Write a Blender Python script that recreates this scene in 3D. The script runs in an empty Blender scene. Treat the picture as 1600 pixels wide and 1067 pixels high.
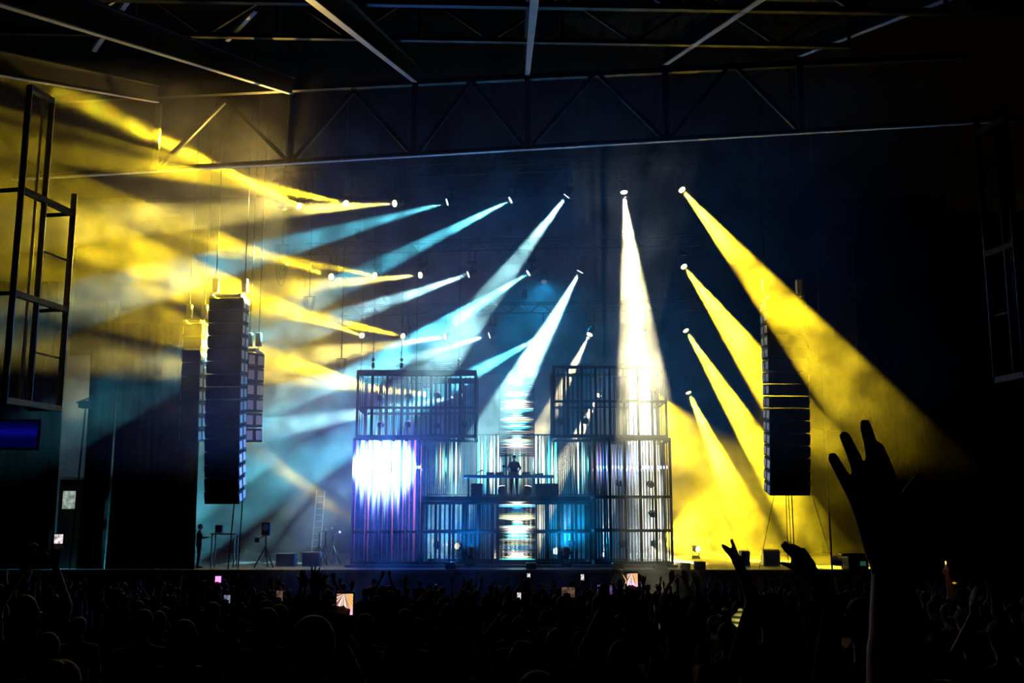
import bpy, bmesh, math, random
import numpy as np
from mathutils import Vector, Matrix, Quaternion

S = bpy.context.scene
COL = S.collection
R = math.radians
random.seed(7)

# ------------------------------------------------------------------ camera, world, exposure
S.view_settings.view_transform = 'Standard'
S.view_settings.look = 'None'
S.view_settings.gamma = 1.0
S.view_settings.exposure = 0.0
TH = math.atan(1 / 6)
ZC = 3.8
cam = bpy.data.objects.new('camera', bpy.data.cameras.new('camera'))
COL.objects.link(cam)
cam.location = (0, 0, ZC)
cam.rotation_euler = (math.pi / 2 + TH, 0, 0)
cam.data.lens = 36
cam.data.sensor_width = 36
cam.data.clip_end = 300
cam.data.clip_start = 0.05
S.camera = cam
w = bpy.data.worlds.new('night')
S.world = w
w.use_nodes = True
w.node_tree.nodes['Background'].inputs[0].default_value = (0.3, 0.4, 0.6, 1)
w.node_tree.nodes['Background'].inputs[1].default_value = 0.0003
S.cycles.max_bounces = 4
S.cycles.diffuse_bounces = 1
S.cycles.glossy_bounces = 2
S.cycles.volume_bounces = 0
S.cycles.transparent_max_bounces = 8
S.cycles.volume_max_steps = 256
S.cycles.adaptive_threshold = 0.03


def at(px, py, D):
    """world point seen at photo pixel (px, py) at depth D"""
    u = (px - 800) / 1600
    v = (533.5 - py) / 1600
    y = math.cos(TH) - v * math.sin(TH)
    z = math.sin(TH) + v * math.cos(TH)
    k = D / y
    return Vector((u * k, D, ZC + z * k))


def px_of(p):
    d = Vector(p) - Vector((0, 0, ZC))
    f = d.y * math.cos(TH) + d.z * math.sin(TH)
    v = -d.y * math.sin(TH) + d.z * math.cos(TH)
    return 800 + 1600 * d.x / f, 533.5 - 1600 * v / f


# ------------------------------------------------------------------ materials
TOP = 22.195
MATS = {}


def mat(name, col, rough=0.6, metal=0.0, var=0.25, scale=6.0, spec=0.4):
    if name in MATS:
        return MATS[name]
    m = bpy.data.materials.new(name)
    m.use_nodes = True
    nt = m.node_tree
    b = nt.nodes['Principled BSDF']
    if sum(col) < 0.06:
        spec = min(spec, 0.08)
    n = nt.nodes.new('ShaderNodeTexNoise')
    n.inputs['Scale'].default_value = scale
    n.inputs['Detail'].default_value = 3
    tc = nt.nodes.new('ShaderNodeTexCoord')
    nt.links.new(tc.outputs['Object'], n.inputs['Vector'])
    mx = nt.nodes.new('ShaderNodeMix')
    mx.data_type = 'RGBA'
    mx.inputs[6].default_value = tuple(c * (1 - var) for c in col) + (1,)
    mx.inputs[7].default_value = tuple(min(1, c * (1 + var)) for c in col) + (1,)
    nt.links.new(n.outputs[0], mx.inputs[0])
    nt.links.new(mx.outputs[2], b.inputs['Base Color'])
    b.inputs['Roughness'].default_value = rough
    b.inputs['Metallic'].default_value = metal
    b.inputs['Specular IOR Level'].default_value = spec
    MATS[name] = m
    return m


def emit(name, col, s):
    if name in MATS:
        return MATS[name]
    m = bpy.data.materials.new(name)
    m.use_nodes = True
    nt = m.node_tree
    nt.nodes.clear()
    o = nt.nodes.new('ShaderNodeOutputMaterial')
    e = nt.nodes.new('ShaderNodeEmission')
    e.inputs[0].default_value = tuple(col) + (1,)
    e.inputs[1].default_value = s
    m.cycles.emission_sampling = 'NONE'
    nt.links.new(e.outputs[0], o.inputs[0])
    MATS[name] = m
    return m


class NT:
    """tiny helper to write node maths"""

    def __init__(s, m):
        m.use_nodes = True
        s.t = m.node_tree
        s.t.nodes.clear()

    def n(s, kind, **kw):
        nd = s.t.nodes.new('ShaderNode' + kind)
        for k, v in kw.items():
            setattr(nd, k, v)
        return nd

    def link(s, a, b):
        s.t.links.new(a, b)

    def m(s, op, a, b=None, c=None, clamp=False):
        nd = s.n('Math', operation=op)
        nd.use_clamp = clamp
        for i, x in enumerate((a, b, c)):
            if x is None:
                continue
            if isinstance(x, (int, float)):
                nd.inputs[i].default_value = x
            else:
                s.link(x, nd.inputs[i])
        return nd.outputs[0]

    def noise(s, vec, scale, detail=2.0, rough=0.5, dim='3D', w=None):
        nd = s.n('TexNoise', noise_dimensions=dim)
        nd.inputs['Scale'].default_value = scale
        nd.inputs['Detail'].default_value = detail
        nd.inputs['Roughness'].default_value = rough
        if dim == '1D':
            s.link(w, nd.inputs['W'])
        else:
            s.link(vec, nd.inputs['Vector'])
        return nd.outputs['Fac']

    def rng(s, x, a, b, c, d, smooth=False):
        nd = s.n('MapRange')
        if smooth:
            nd.interpolation_type = 'SMOOTHSTEP'
        s.link(x, nd.inputs[0])
        for i, v in enumerate((a, b, c, d)):
            nd.inputs[i + 1].default_value = v
        return nd.outputs[0]


BLACK = mat('black_steel', (0.006, 0.006, 0.007), 0.45, 0.6)
CAGE = mat('cage_steel', (0.003, 0.0034, 0.0042), 0.6, 0.0, 0.25, 6, 0.05)
STEEL = mat('lit_painted_steel', (0.62, 0.60, 0.55), 0.45, 0.0, 0.15)  # pale copy for flanges and bars that catch the light
SHADE_STEEL = mat('shaded_painted_steel', (0.014, 0.013, 0.012), 0.45, 0.3, 0.2)  # dark copy, shade put into the colour of webs and braces
CLOTH = mat('black_drape', (0.0015, 0.0014, 0.0013), 1.0, 0, 0.3, 3, 0.0)
DECK = mat('stage_deck', (0.022, 0.022, 0.023), 0.5, 0, 0.4, 2)
CONC = mat('dark_concrete', (0.002, 0.002, 0.002), 1.0, 0, 0.3, 1.5, 0.0)
ROOF = mat('roof_deck', (0.003, 0.003, 0.003), 1.0, 0, 0.2, 1, 0.0)
GRILLE = mat('speaker_grille', (0.006, 0.006, 0.007), 0.7, 0.1, 0.3, 40)
CABINET = mat('speaker_cabinet', (0.012, 0.012, 0.013), 0.5, 0, 0.2, 8)
SILVER = mat('rigging_metal', (0.55, 0.53, 0.48), 0.35, 0.8, 0.2, 12)
CABLE = mat('cable_rubber', (0.012, 0.012, 0.012), 0.6)
CASE = mat('flight_case', (0.06, 0.06, 0.065), 0.5, 0.1)


# ------------------------------------------------------------------ mesh helpers
class MB:
    def __init__(s):
        s.bm = bmesh.new()

    def box(s, c, d, rz=0.0, bev=0.0, q=None):
        m = Matrix.Translation(c)
        if q is not None:
            m = m @ q.to_matrix().to_4x4()
        elif rz:
            m = m @ Matrix.Rotation(rz, 4, 'Z')
        m = m @ Matrix.Diagonal((d[0], d[1], d[2], 1))
        r = bmesh.ops.create_cube(s.bm, size=1, matrix=m)
        if bev:
            es = list({e for v in r['verts'] for e in v.link_edges})
            bmesh.ops.bevel(s.bm, geom=es, offset=bev, segments=2, affect='EDGES', profile=0.5)
        return s

    def bar(s, a, b, w, h=None):
        a, b = Vector(a), Vector(b)
        d = b - a
        s.box((a + b) / 2, (w, h or w, d.length), q=d.to_track_quat('Z', 'Y'))
        return s

    def tube(s, a, b, r, r2=None, n=10, caps=True):
        a, b = Vector(a), Vector(b)
        d = b - a
        m = Matrix.Translation((a + b) / 2) @ d.to_track_quat('Z', 'Y').to_matrix().to_4x4()
        bmesh.ops.create_cone(s.bm, cap_ends=caps, segments=n, radius1=r, radius2=r if r2 is None else r2, depth=d.length, matrix=m)
        return s

    def path(s, pts, r, n=8):
        for a, b in zip(pts, pts[1:]):
            s.tube(a, b, r, n=n)
        return s

    def ball(s, c, rad, u=12, v=8, q=None):
        if isinstance(rad, (int, float)):
            rad = (rad,) * 3
        m = Matrix.Translation(c)
        if q is not None:
            m = m @ q.to_matrix().to_4x4()
        m = m @ Matrix.Diagonal((*rad, 1))
        bmesh.ops.create_uvsphere(s.bm, u_segments=u, v_segments=v, radius=1, matrix=m)
        return s

    def build(s, name, m, parent=None, world=True, smooth=False):
        me = bpy.data.meshes.new(name)
        if parent is not None and world:
            bmesh.ops.translate(s.bm, vec=-parent.location, verts=s.bm.verts)
        s.bm.to_mesh(me)
        s.bm.free()
        if m is not None:
            me.materials.append(m)
        if smooth:
            me.polygons.foreach_set('use_smooth', [True] * len(me.polygons))
        o = bpy.data.objects.new(name, me)
        COL.objects.link(o)
        o.parent = parent
        return o


def tag(o, label=None, cat=None, group=None, kind=None):
    if label:
        o['label'] = label
    if cat:
        o['category'] = cat
    if group:
        o['group'] = group
    if kind:
        o['kind'] = kind
    return o


def thing(name, label, cat, loc, group=None):
    o = bpy.data.objects.new(name, None)
    o.empty_display_size = 0.2
    COL.objects.link(o)
    o.location = loc
    return tag(o, label, cat, group)


def struct(o):
    o['kind'] = 'structure'
    return o


def kids(o):
    return [c for c in bpy.data.objects if c.parent == o]


def copy_tree(o, parent=None, ch=None):
    c = o.copy()
    COL.objects.link(c)
    if parent is not None:
        c.parent = parent
    for k in (ch or kids(o)):
        copy_tree(k, c)
    return c


def sag(a, b, drop, n=10):
    a, b = Vector(a), Vector(b)
    return [a.lerp(b, i / n) - Vector((0, 0, drop * 4 * (i / n) * (1 - i / n))) for i in range(n + 1)]


# ------------------------------------------------------------------ haze over the stage
ZS = at(800, 890, 41).z          # stage top


def make_haze():
    b = MB()
    prof = [(24, 0.05), (57.9, 0.05), (57.9, 21.9), (35, 21.9), (34.5, 18.5), (24, 15.0)]
    l, r = [[b.bm.verts.new((x, y, z)) for y, z in prof] for x in (-25, 25)]
    b.bm.faces.new(l)
    b.bm.faces.new(r[::-1])
    for i in range(6):
        j = (i + 1) % 6
        b.bm.faces.new((l[j], l[i], r[i], r[j]))
    bmesh.ops.recalc_face_normals(b.bm, faces=b.bm.faces)
    o = b.build('haze', None)
    m = bpy.data.materials.new('stage_haze')
    t = NT(m)
    out = t.n('OutputMaterial')
    vs = t.n('VolumeScatter')
    vs.inputs['Anisotropy'].default_value = 0.25
    vs.inputs['Color'].default_value = (1, 1, 1, 1)
    g = t.n('NewGeometry')
    P = g.outputs['Position']
    sep = t.n('SeparateXYZ')
    t.link(P, sep.inputs[0])
    big = t.noise(P, 0.16, 2.0, 0.5)
    fine = t.noise(P, 0.85, 4.0, 0.55)
    a = t.rng(big, 0.40, 0.62, 0.35, 1.25, True)
    f = t.rng(fine, 0.38, 0.62, 0.22, 1.6, True)
    d = t.m('MULTIPLY', a, f)
    # thick over the stage, thinned towards house and sides to keep them dark
    ex = t.m('MULTIPLY', t.rng(sep.outputs[0], -20.5, -10.5, 0.14, 1.0, True), t.rng(sep.outputs[0], 9.0, 13.6, 1.0, 0.015, True))
    ey = t.rng(sep.outputs[1], 25.0, 35.0, 0.2, 1.0, True)
    ez = t.rng(sep.outputs[2], 16.6, 18.2, 1.0, 0.02, True)
    d = t.m('MULTIPLY', t.m('MULTIPLY', d, ex), t.m('MULTIPLY', ey, ez))
    # cut away low over the house and left wing so they stay dark
    lip = t.m('MULTIPLY', t.rng(sep.outputs[1], 38.0, 41.3, 0.0, 1.0, True), t.rng(sep.outputs[0], -10.5, -7.5, 0.0, 1.0, True))
    low = t.m('MAXIMUM', t.m('MAXIMUM', lip, t.rng(sep.outputs[1], 41.3, 42.8, 0.0, 1.0, True)), t.rng(sep.outputs[2], 4.6, 7.6, 0.0, 1.0, True))
    d = t.m('MULTIPLY', d, low)
    d = t.m('MULTIPLY', d, HAZE)
    t.link(d, vs.inputs['Density'])
    t.link(vs.outputs[0], out.inputs['Volume'])
    m.cycles.volume_step_rate = 0.34
    o.data.materials.append(m)
    tag(o, 'pale theatrical haze hanging over the stage and its beams', 'haze', kind='stuff')


HAZE = 0.026
ADDED_FLOOD = 0.5             # added blue flood that lights the haze
POWER = 1.8             # all beam lights
make_haze()

# ------------------------------------------------------------------ lamps
YEL = (1.0, 0.67, 0.013)
WARM = (1.0, 0.77, 0.14)
WHT = (0.92, 1.0, 0.92)
CREAM = (1.0, 0.91, 0.48)
PALE = (0.40, 0.90, 0.95)
CYA = (0.11, 0.70, 0.92)
LENS = {}


def lens_mat(col):
    k = tuple(round(c, 2) for c in col)
    if k not in LENS:
        LENS[k] = emit('lens_%d' % len(LENS), [0.5 + 0.5 * c for c in col], 2.5)
    return LENS[k]


TRUSS = {41.0: ((425, 320), (1110, 295)), 44.6: ((480, 432), (1110, 417)), 48.5: ((530, 525), (1110, 516)), 52.0: ((560, 614), (1110, 613)), 54.0: ((440, 451), (1220, 427))}


def chord_z(D, x):
    a, c = (at(*p, D) for p in TRUSS[D])
    return a.z + (c.z - a.z) * (x - a.x) / (c.x - a.x) + 1.0


def moving_head(a, b, half, col, W, label, group, floor=False, blend=0.25, rad=0.13, hang_y=None, name='moving_head_light'):
    d = (b - a).normalized()
    up = Vector((0, 0, -1 if floor else 1))
    c = a - d * 0.2                      # tilt axis
    base = c + up * 0.52
    t = thing(name, label, 'stage light', base, group)
    side = d.cross(up)
    if side.length < 0.05:
        side = Vector((1, 0, 0))
    side.normalize()
    x = MB()
    x.box(base - up * 0.06, (0.42, 0.34, 0.16), bev=0.03)
    x.build('base', BLACK, t)
    y = MB()
    for s in (-1, 1):
        y.bar(c + side * 0.2 * s - up * 0.06, c + side * 0.2 * s + up * 0.4, 0.05, 0.12)
    y.bar(c + side * 0.225 + up * 0.4, c - side * 0.225 + up * 0.4, 0.07, 0.13)
    y.build('yoke', BLACK, t)
    h = MB()
    h.tube(c - d * 0.24, c + d * 0.02, 0.12, 0.175, 16)
    h.tube(c + d * 0.02, a - d * 0.03, 0.175, 0.165, 16)
    h.tube(c - side * 0.19, c + side * 0.19, 0.05, n=10)
    h.build('head', BLACK, t)
    l = MB()
    l.tube(a - d * 0.032, a, 0.15, 0.145, 18)
    l.build('lens', lens_mat(col) if name == 'moving_head_light' else emit('added_wash_lens', (0.3, 0.3, 0.3), 0.4), t)
    if not floor:
        zt = chord_z(round(hang_y or a.y, 1), base.x)
        for q in (-0.13, 0.13):
            k = MB()
            k.tube(Vector((base.x + q, a.y, base.z + 0.02)), Vector((base.x + q, a.y, zt - 0.034)), 0.028, n=8)
            k.build('hook_clamp', SHADE_STEEL, t)
    if half < R(2.7):                     # narrow beam leaving the whole lens
        L = bpy.data.lights.new('beam', 'AREA')
        L.shape = 'DISK'
        L.size = 2 * rad
        L.spread = 2.0 * half
        L.energy = W * math.tan(half) ** 2 / 12.6 * 3.6
    else:
        L = bpy.data.lights.new('beam', 'SPOT')
        L.energy = W
        L.spot_size = 2 * half
        L.spot_blend = blend
        L.shadow_soft_size = min(rad, 0.07)
    L.color = col
    o = bpy.data.objects.new('beam', L)
    COL.objects.link(o)
    o.parent = t
    o.location = a + d * (0.01 if half < R(2.7) else 0.08) - base
    o.rotation_euler = d.to_track_quat('-Z', 'Y').to_euler()
    return t


def beam(lens, D, end, D2, wpx, col, E, label, group, **kw):
    a, b = at(*lens, D), at(*end, D2)
    L = (b - a).length
    rad_ = 0.13
    half = math.atan(max(0.02, (wpx / 2 * D2 / 1600 - rad_)) / L)
    half = max(half, R(1.2))
    moving_head(a, b, half, col, E * 1e5 * POWER, label, group, **kw)


ROWS = [41.0, 44.6, 48.5, 52.0, 50.5]
G = ['beam lights on the top row', 'beam lights on the second row', 'beam lights on the third row', 'beam lights on the fourth row', 'beam lights along the stage floor']
BEAMS = [
    # row, lens px, end px, end depth, width px at the end, colour, energy, label
    (0, (467, 322), (60, 128), 30, 62, YEL, 24, 'moving head light throwing the highest yellow beam left, first of the top row'),
    (0, (540, 318), (250, 258), 33, 60, YEL, 3.5, 'moving head light with pale yellow beam, second from left on the top row'),
    (0, (616, 318), (300, 338), 35, 60, WARM, 2.6, 'moving head light with level whitish beam, third from left on the top row'),
    (0, (698, 316), (530, 362), 40.5, 36, CYA, 2.5, 'moving head light with short cyan beam, fourth from left on the top row'),
    (0, (797, 313), (628, 398), 40.7, 36, CYA, 2.9, 'moving head light with slanting cyan beam, fifth from left on the top row'),
    (0, (885, 307), (792, 428), 42, 42, PALE, 2.4, 'moving head light with steep pale beam, third from right on the top row'),
    (0, (975, 301), (1000, 560), 39.5, 84, CREAM, 2.0, 'moving head light pointing straight down with whitish beam, second from right on the top row'),
    (0, (1066, 297), (1330, 612), 35, 122, YEL, 6.5, 'moving head light throwing the widest yellow beam to the right, last of the top row'),
    (1, (517, 432), (180, 320), 34, 68, YEL, 3.4, 'moving head light with long yellow beam, first of the second row'),
    (1, (585, 430), (250, 372), 37, 58, YEL, 3, 'moving head light with yellow beam, second from left on the second row'),
    (1, (656, 430), (430, 452), 39.5, 44, WARM, 2.6, 'moving head light with whitish beam, third from left on the second row'),
    (1, (731, 429), (548, 492), 44, 42, PALE, 2.0, 'moving head light with pale cyan beam, fourth from left on the second row'),
    (1, (825, 427), (690, 512), 44.2, 40, CYA, 3.2, 'moving head light with cyan beam, fifth from left on the second row'),
    (1, (906, 425), (815, 590), 45.6, 54, PALE, 6.00, 'moving head light with steep bluish white beam, third from right on the second row'),
    (1, (988, 423), (1003, 660), 45.4, 56, WHT, 6.0, 'moving head light with brightest white beam straight down, second row'),
    (1, (1069, 417), (1240, 650), 39.5, 92, YEL, 7, 'moving head light with yellow beam to the right, last of the second row'),
    (2, (565, 524), (380, 458), 40, 50, YEL, 6, 'moving head light with thick yellow beam, first of the third row'),
    (2, (629, 525), (455, 488), 43, 40, YEL, 4, 'moving head light with yellow beam, second from left on the third row'),
    (2, (695, 526), (520, 552), 46.8, 40, WARM, 2.2, 'moving head light with whitish beam, third from left on the third row'),
    (2, (764, 524), (610, 570), 48.2, 32, PALE, 2.0, 'moving head light with pale beam above the left cage, third row'),
    (2, (848, 524), (742, 582), 48.3, 30, CYA, 2.9, 'moving head light with cyan beam between the two cages, third row'),
    (2, (921, 523), (860, 645), 47, 36, CREAM, 2.6, 'moving head light with pale beam behind the right cage, third row'),
    (2, (1004, 520), (1010, 720), 47.6, 50, WHT, 1.2, 'moving head light with white beam inside the broad white shaft, third row'),
    (2, (1072, 517), (1208, 735), 45, 66, YEL, 9, 'moving head light with hot yellow beam to the right, last of the third row'),
    (3, (605, 612), (400, 553), 42.5, 52, YEL, 6, 'moving head light with yellow beam leaving the left cage, first of the fourth row'),
    (3, (663, 616), (500, 597), 46, 32, WARM, 3, 'moving head light with whitish beam behind the left cage, second of the fourth row'),
    (3, (722, 619), (610, 638), 52, 22, PALE, 2.88, 'moving head light with pale beam behind the left cage, third of the fourth row'),
    (3, (935, 618), (893, 700), 50.5, 30, CREAM, 3, 'moving head light with pale beam behind the right cage, fourth row'),
    (3, (1012, 616), (1020, 780), 51, 44, WARM, 0.8, 'moving head light with white beam low behind the right cage, fourth row'),
    (3, (1076, 614), (1180, 840), 49, 74, YEL, 9, 'moving head light with yellow beam at right, last of the fourth row'),
]
for (r, l, e, D2, wp, c, E, lab) in BEAMS:
    beam(l, ROWS[r], e, D2, wp, c, E, lab, G[r])
FLOOR = [
    ((597, 849), (535, 803), 47, 20, YEL, 0.5, 'floor moving head with yellow beam at the foot of the left cage'),
    ((658, 851), (618, 836), 48, 14, YEL, 1.6, 'floor moving head with yellow beam behind the left block of bars'),
    ((714, 853), (672, 845), 49, 12, WARM, 1.2, 'floor moving head with whitish beam behind the centre block of bars'),
    ((868, 861), (872, 850), 48, 10, PALE, 0.6, 'floor moving head with small white beam right of the centre column'),
    ((945, 866), (949, 805), 49, 30, WHT, 0.12, 'floor moving head with white beam behind the right cage bars'),
    ((1017, 858), (1040, 872), 49, 24, WARM, 2.0, 'floor moving head with hot pale beam at the right cage foot'),
    ((1091, 858), (1165, 877), 48, 22, YEL, 3.5, 'floor moving head with white hot beam along the right deck'),
]
for (l, e, D2, wp, c, E, lab) in FLOOR:
    beam(l, 50.5, e, D2, wp, c, E, lab, G[4], floor=True)

# wide colour washes, added to tint the haze
ADDED_WASH = [
    ((470, 450), (400, 620), 40, 36, YEL, 0.09, 'added wide yellow wash light over the left side of the stage'),
    ((850, 441), (850, 700), 45, 40, (0.008, 0.38, 0.85), 0.06, 'added wide teal wash light above the centre of the stage'),
]
for px, py, D, ex, ey, hf, E, lab in ((1028, 615, 52.0, 1120, 790, 34, 0.5, 'added yellow wash light behind the upper right cage'),):
    moving_head(at(px, py, D), at(ex, ey, D - 1.5), R(hf), YEL, E * 1e5, lab, 'added colour wash lights on the back truss', blend=1.0, name='added_wash_light')  # hidden wash added for yellow haze around the right beams
for (l, e, D2, hf, c, E, lab) in ADDED_WASH:
    moving_head(at(*l, 54), at(*e, D2), R(hf), c, E * 1e5, lab, 'added colour wash lights on the back truss', blend=1.0, name='added_wash_light')


for px, ex, ey, half, c, E, lab in ((1026, 1180, 830, 46, YEL, 0.9, 'added wide yellow wash light on the deck behind the right cage'), (1108, 1240, 830, 40, YEL, 0.1, 'added wide yellow wash light on the deck right of the cages'),
                                   (705, 700, 800, 50, (0.004, 0.27, 0.9), 0.06, 'added wide blue wash light on the deck behind the left block of bars'), (888, 885, 800, 50, (0.005, 0.34, 0.8), 0.06, 'added wide blue wash light on the deck behind the right block of bars')):
    a = at(px, 860, 53.5)  # deck washes added to colour the haze behind the cages
    a.z = ZS + 0.75
    moving_head(a, at(ex, ey, 51), R(half), c, E * 1e5, lab, 'added wash lights on the deck', blend=1.0, floor=True, name='added_wash_light')

for px, c, E, lab in ((735, (0.003, 0.21, 0.9), 0.035, 'added blue wash light on the stage lip left of the centre column'), (885, (0.004, 0.3, 0.8), 0.035, 'added blue wash light on the stage lip right of the centre column')):
    a = at(px, 880, 42.0)  # lip washes added for a blue veil in front of the set
    a.z = ZS + 0.75
    moving_head(a, at(px, 770, 44.5), R(55), c, E * 1e5, lab, 'added wash lights on the deck', blend=1.0, floor=True, name='added_wash_light')

# lamps added on the top truss to light the rafters and the side tower
a = at(440, 320, 41)
moving_head(a, at(170, 60, 26), R(30), (1.0, 0.62, 0.1), 6e3, 'small added lamp at the left end of the top truss lighting the rafters', 'added colour wash lights on the back truss', blend=1.0, name='added_wash_light')
a = at(452, 321, 41)
moving_head(a, at(70, 430, 20), R(15), (1.0, 0.76, 0.2), 7e3, 'small added lamp near the left end of the top truss lighting the side tower', 'added colour wash lights on the back truss', blend=1.0, name='added_wash_light')


def lighting_truss(D, lab):
    """three chord truss hanging point down; its lowest chord carries the lamps"""
    p0, p1 = TRUSS[D]
    xa, xc = at(*p0, D).x, at(*p1, D).x
    a, c = Vector((xa, D, chord_z(D, xa))), Vector((xc, D, chord_z(D, xc)))
    t = thing('lighting_truss', lab, 'truss', a.lerp(c, 0.5), 'trusses carrying the beam lights')
    H = 0.45
    for dy, dz in ((0, 0), (-0.24, H), (0.24, H)):
        b = MB()
        b.tube(a + Vector((0, dy, dz)), c + Vector((0, dy, dz)), 0.03, n=8)
        b.build('chord', BLACK, t)
    n = int((c - a).length / 0.5)
    for s in (-1, 1):
        b = MB()
        for i in range(n):
            u0, u1 = a.lerp(c, i / n), a.lerp(c, (i + 1) / n)
            b.bar(u0 + (Vector((0, s * 0.24, H)) if i % 2 else Vector()), u1 + (Vector() if i % 2 else Vector((0, s * 0.24, H))), 0.022)
        b.build('lacing', BLACK, t)
    for f in (0.12, 0.5, 0.88):
        p = a.lerp(c, f) + Vector((0, 0.24, H))
        b = MB()
        b.tube(p, Vector((p.x, p.y, TOP)), 0.012, n=6)
        b.tube(p + Vector((0, 0, 0.3)), p + Vector((0, 0, 0.75)), 0.11, n=10)
        b.build('hoist_chain', BLACK, t)


lighting_truss(41.0, 'truss carrying the top row of beam lights')
lighting_truss(44.6, 'truss carrying the second row of beam lights')
lighting_truss(48.5, 'truss carrying the third row of beam lights')
lighting_truss(52.0, 'truss carrying the fourth row of beam lights')
lighting_truss(54.0, 'truss carrying the added wash lights at the back')

# ------------------------------------------------------------------ room shell
b = MB()
for i in range(24):
    pass
v = [b.bm.verts.new(p) for p in [(-26, -4, 1.7 + 8 / 34), (26, -4, 1.7 + 8 / 34), (26, 34, -0.3), (-26, 34, -0.3), (-26, 58.5, -0.3), (26, 58.5, -0.3)]]
b.bm.faces.new((v[0], v[1], v[2], v[3]))
b.bm.faces.new((v[3], v[2], v[5], v[4]))
struct(b.build('floor', CONC))


def zfloor(y):
    return max(-0.3, 1.7 - 2.0 * y / 34.0)


# stage
b = MB()
b.box((0, 49.3, ZS - 0.06), (44, 16.6, 0.12))
struct(b.build('floor_stage', DECK))
b = MB()
b.box((0, 41.06, (ZS - 0.42) / 2), (44, 0.08, ZS + 0.18))
for x in range(-21, 22, 2):
    b.box((x, 41.0, (ZS - 0.42) / 2), (0.06, 0.05, ZS + 0.16))
struct(b.build('trim_1', mat('stage_fascia', (0.012, 0.012, 0.012), 0.8)))
b = MB()
b.box((0, 58.2, 11), (52, 0.3, 22))
struct(b.build('wall_back', CLOTH))
# side walls, splayed towards the stage
WV = Vector((0.183, 1, 0)).normalized()
for s, nm in ((-1, 'left'), (1, 'right')):
    b = MB()
    p0, p1 = Vector((s * 25.5, -4, 0)), Vector((s * 25.5, 58, 0))
    b.bar(p0 + Vector((0, 0, 11)), p1 + Vector((0, 0, 11)), 0.3, 22)
    struct(b.build('wall_' + nm, CONC))

# rising roof deck above the rafters
RV = Vector((0.007, 1, 0.35))
b = MB()
zr = at(824, 117, 34).z
q = [Vector((x, y, zr + 2.2 + (y - 34) * 0.35)) for x, y in ((-26, 2), (26, 2), (26, 34.5), (-26, 34.5))]
vs_ = [b.bm.verts.new(p) for p in q] + [b.bm.verts.new(p + Vector((0, 0, 0.2))) for p in q]
b.bm.faces.new(vs_[3::-1])
b.bm.faces.new(vs_[4:])
for i in range(4):
    b.bm.faces.new((vs_[i], vs_[(i + 1) % 4], vs_[4 + (i + 1) % 4], vs_[4 + i]))
struct(b.build('ceiling', ROOF))
b = MB()
b.box((0, 46.4, 22.3), (52, 24, 0.2))
struct(b.build('ceiling_stage', ROOF))

# ------------------------------------------------------------------ roof steel
rafter_px = [(245, 160), (455, 147), (648, 128), (824, 117), (1040, 101), (1250, 88)]
ords = ['first', 'second', 'third', 'fourth', 'fifth', 'sixth']
hue = ['leftmost steel roof rafter, above the side tower', 'steel roof rafter catching a gold edge across the top left of the roof', 'steel roof rafter catching a pale edge left of the roof centre',
       'steel roof rafter running straight out over the middle of the stage', 'steel roof rafter catching a brown edge right of the roof centre', 'rightmost dark steel roof rafter']
nodes = []
for i, (p, lab) in enumerate(zip(rafter_px, hue)):
    e = at(*p, 34)
    nodes.append(e)
    s0 = e - RV * 26
    t = thing('roof_rafter', lab, 'rafter', e, 'sloping roof rafters')
    b = MB()
    dirn = (e - s0).normalized()
    b.bar(s0, e, 0.17, 0.03)
    b.build('bottom_flange', STEEL, t)
    b = MB()
    b.bar(s0 + Vector((0, 0, 0.3)), e + Vector((0, 0, 0.3)), 0.05, 0.56)
    b.build('web', SHADE_STEEL, t)
    b = MB()
    b.bar(s0 + Vector((0, 0, 0.6)), e + Vector((0, 0, 0.6)), 0.26, 0.03)
    b.build('top_flange', SHADE_STEEL, t)

# main truss over the front of the stage
c0, c1 = at(20, 281, 34.2), at(1580, 189, 34.2)


def chord(px):
    f = (px - 20) / 1560
    return c0.lerp(c1, f)


t = thing('roof_truss', 'long main roof truss crossing above the front of the stage', 'truss', chord(800))
b = MB()
b.bar(c0, c1, 0.16, 0.04)
b.build('bottom_chord', STEEL, t)
b = MB()
b.bar(c0 + Vector((0, 0.0, 0.09)), c1 + Vector((0, 0, 0.09)), 0.06, 0.14)
b.build('chord_web', SHADE_STEEL, t)
b = MB()
b.bar(nodes[0] + Vector((-5, .2, 0.1)), nodes[-1] + Vector((6, .2, 0.1)), 0.2, 0.2)
b.build('top_chord', SHADE_STEEL, t)
xs = [n.x for n in nodes]
for n in nodes:
    f = (n.x - c0.x) / (c1.x - c0.x)
    lo = c0.lerp(c1, f)
    b = MB()
    b.bar(lo, Vector((lo.x, 34.2, n.z)), 0.2)
    b.build('vertical_post', SHADE_STEEL, t)
for i in range(len(nodes)):
    f = (nodes[i].x - c0.x) / (c1.x - c0.x)
    lo = c0.lerp(c1, f)
    for s in (-1, 1):
        j = i + s
        if 0 <= j < len(nodes):
            mid = (nodes[i] + nodes[j]) / 2
            b = MB()
            b.bar(lo + Vector((0.15 * s, 0, 0.15)), mid + Vector((0, 0.2, 0)), 0.14)
            b.build('diagonal_brace', SHADE_STEEL, t)

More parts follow.
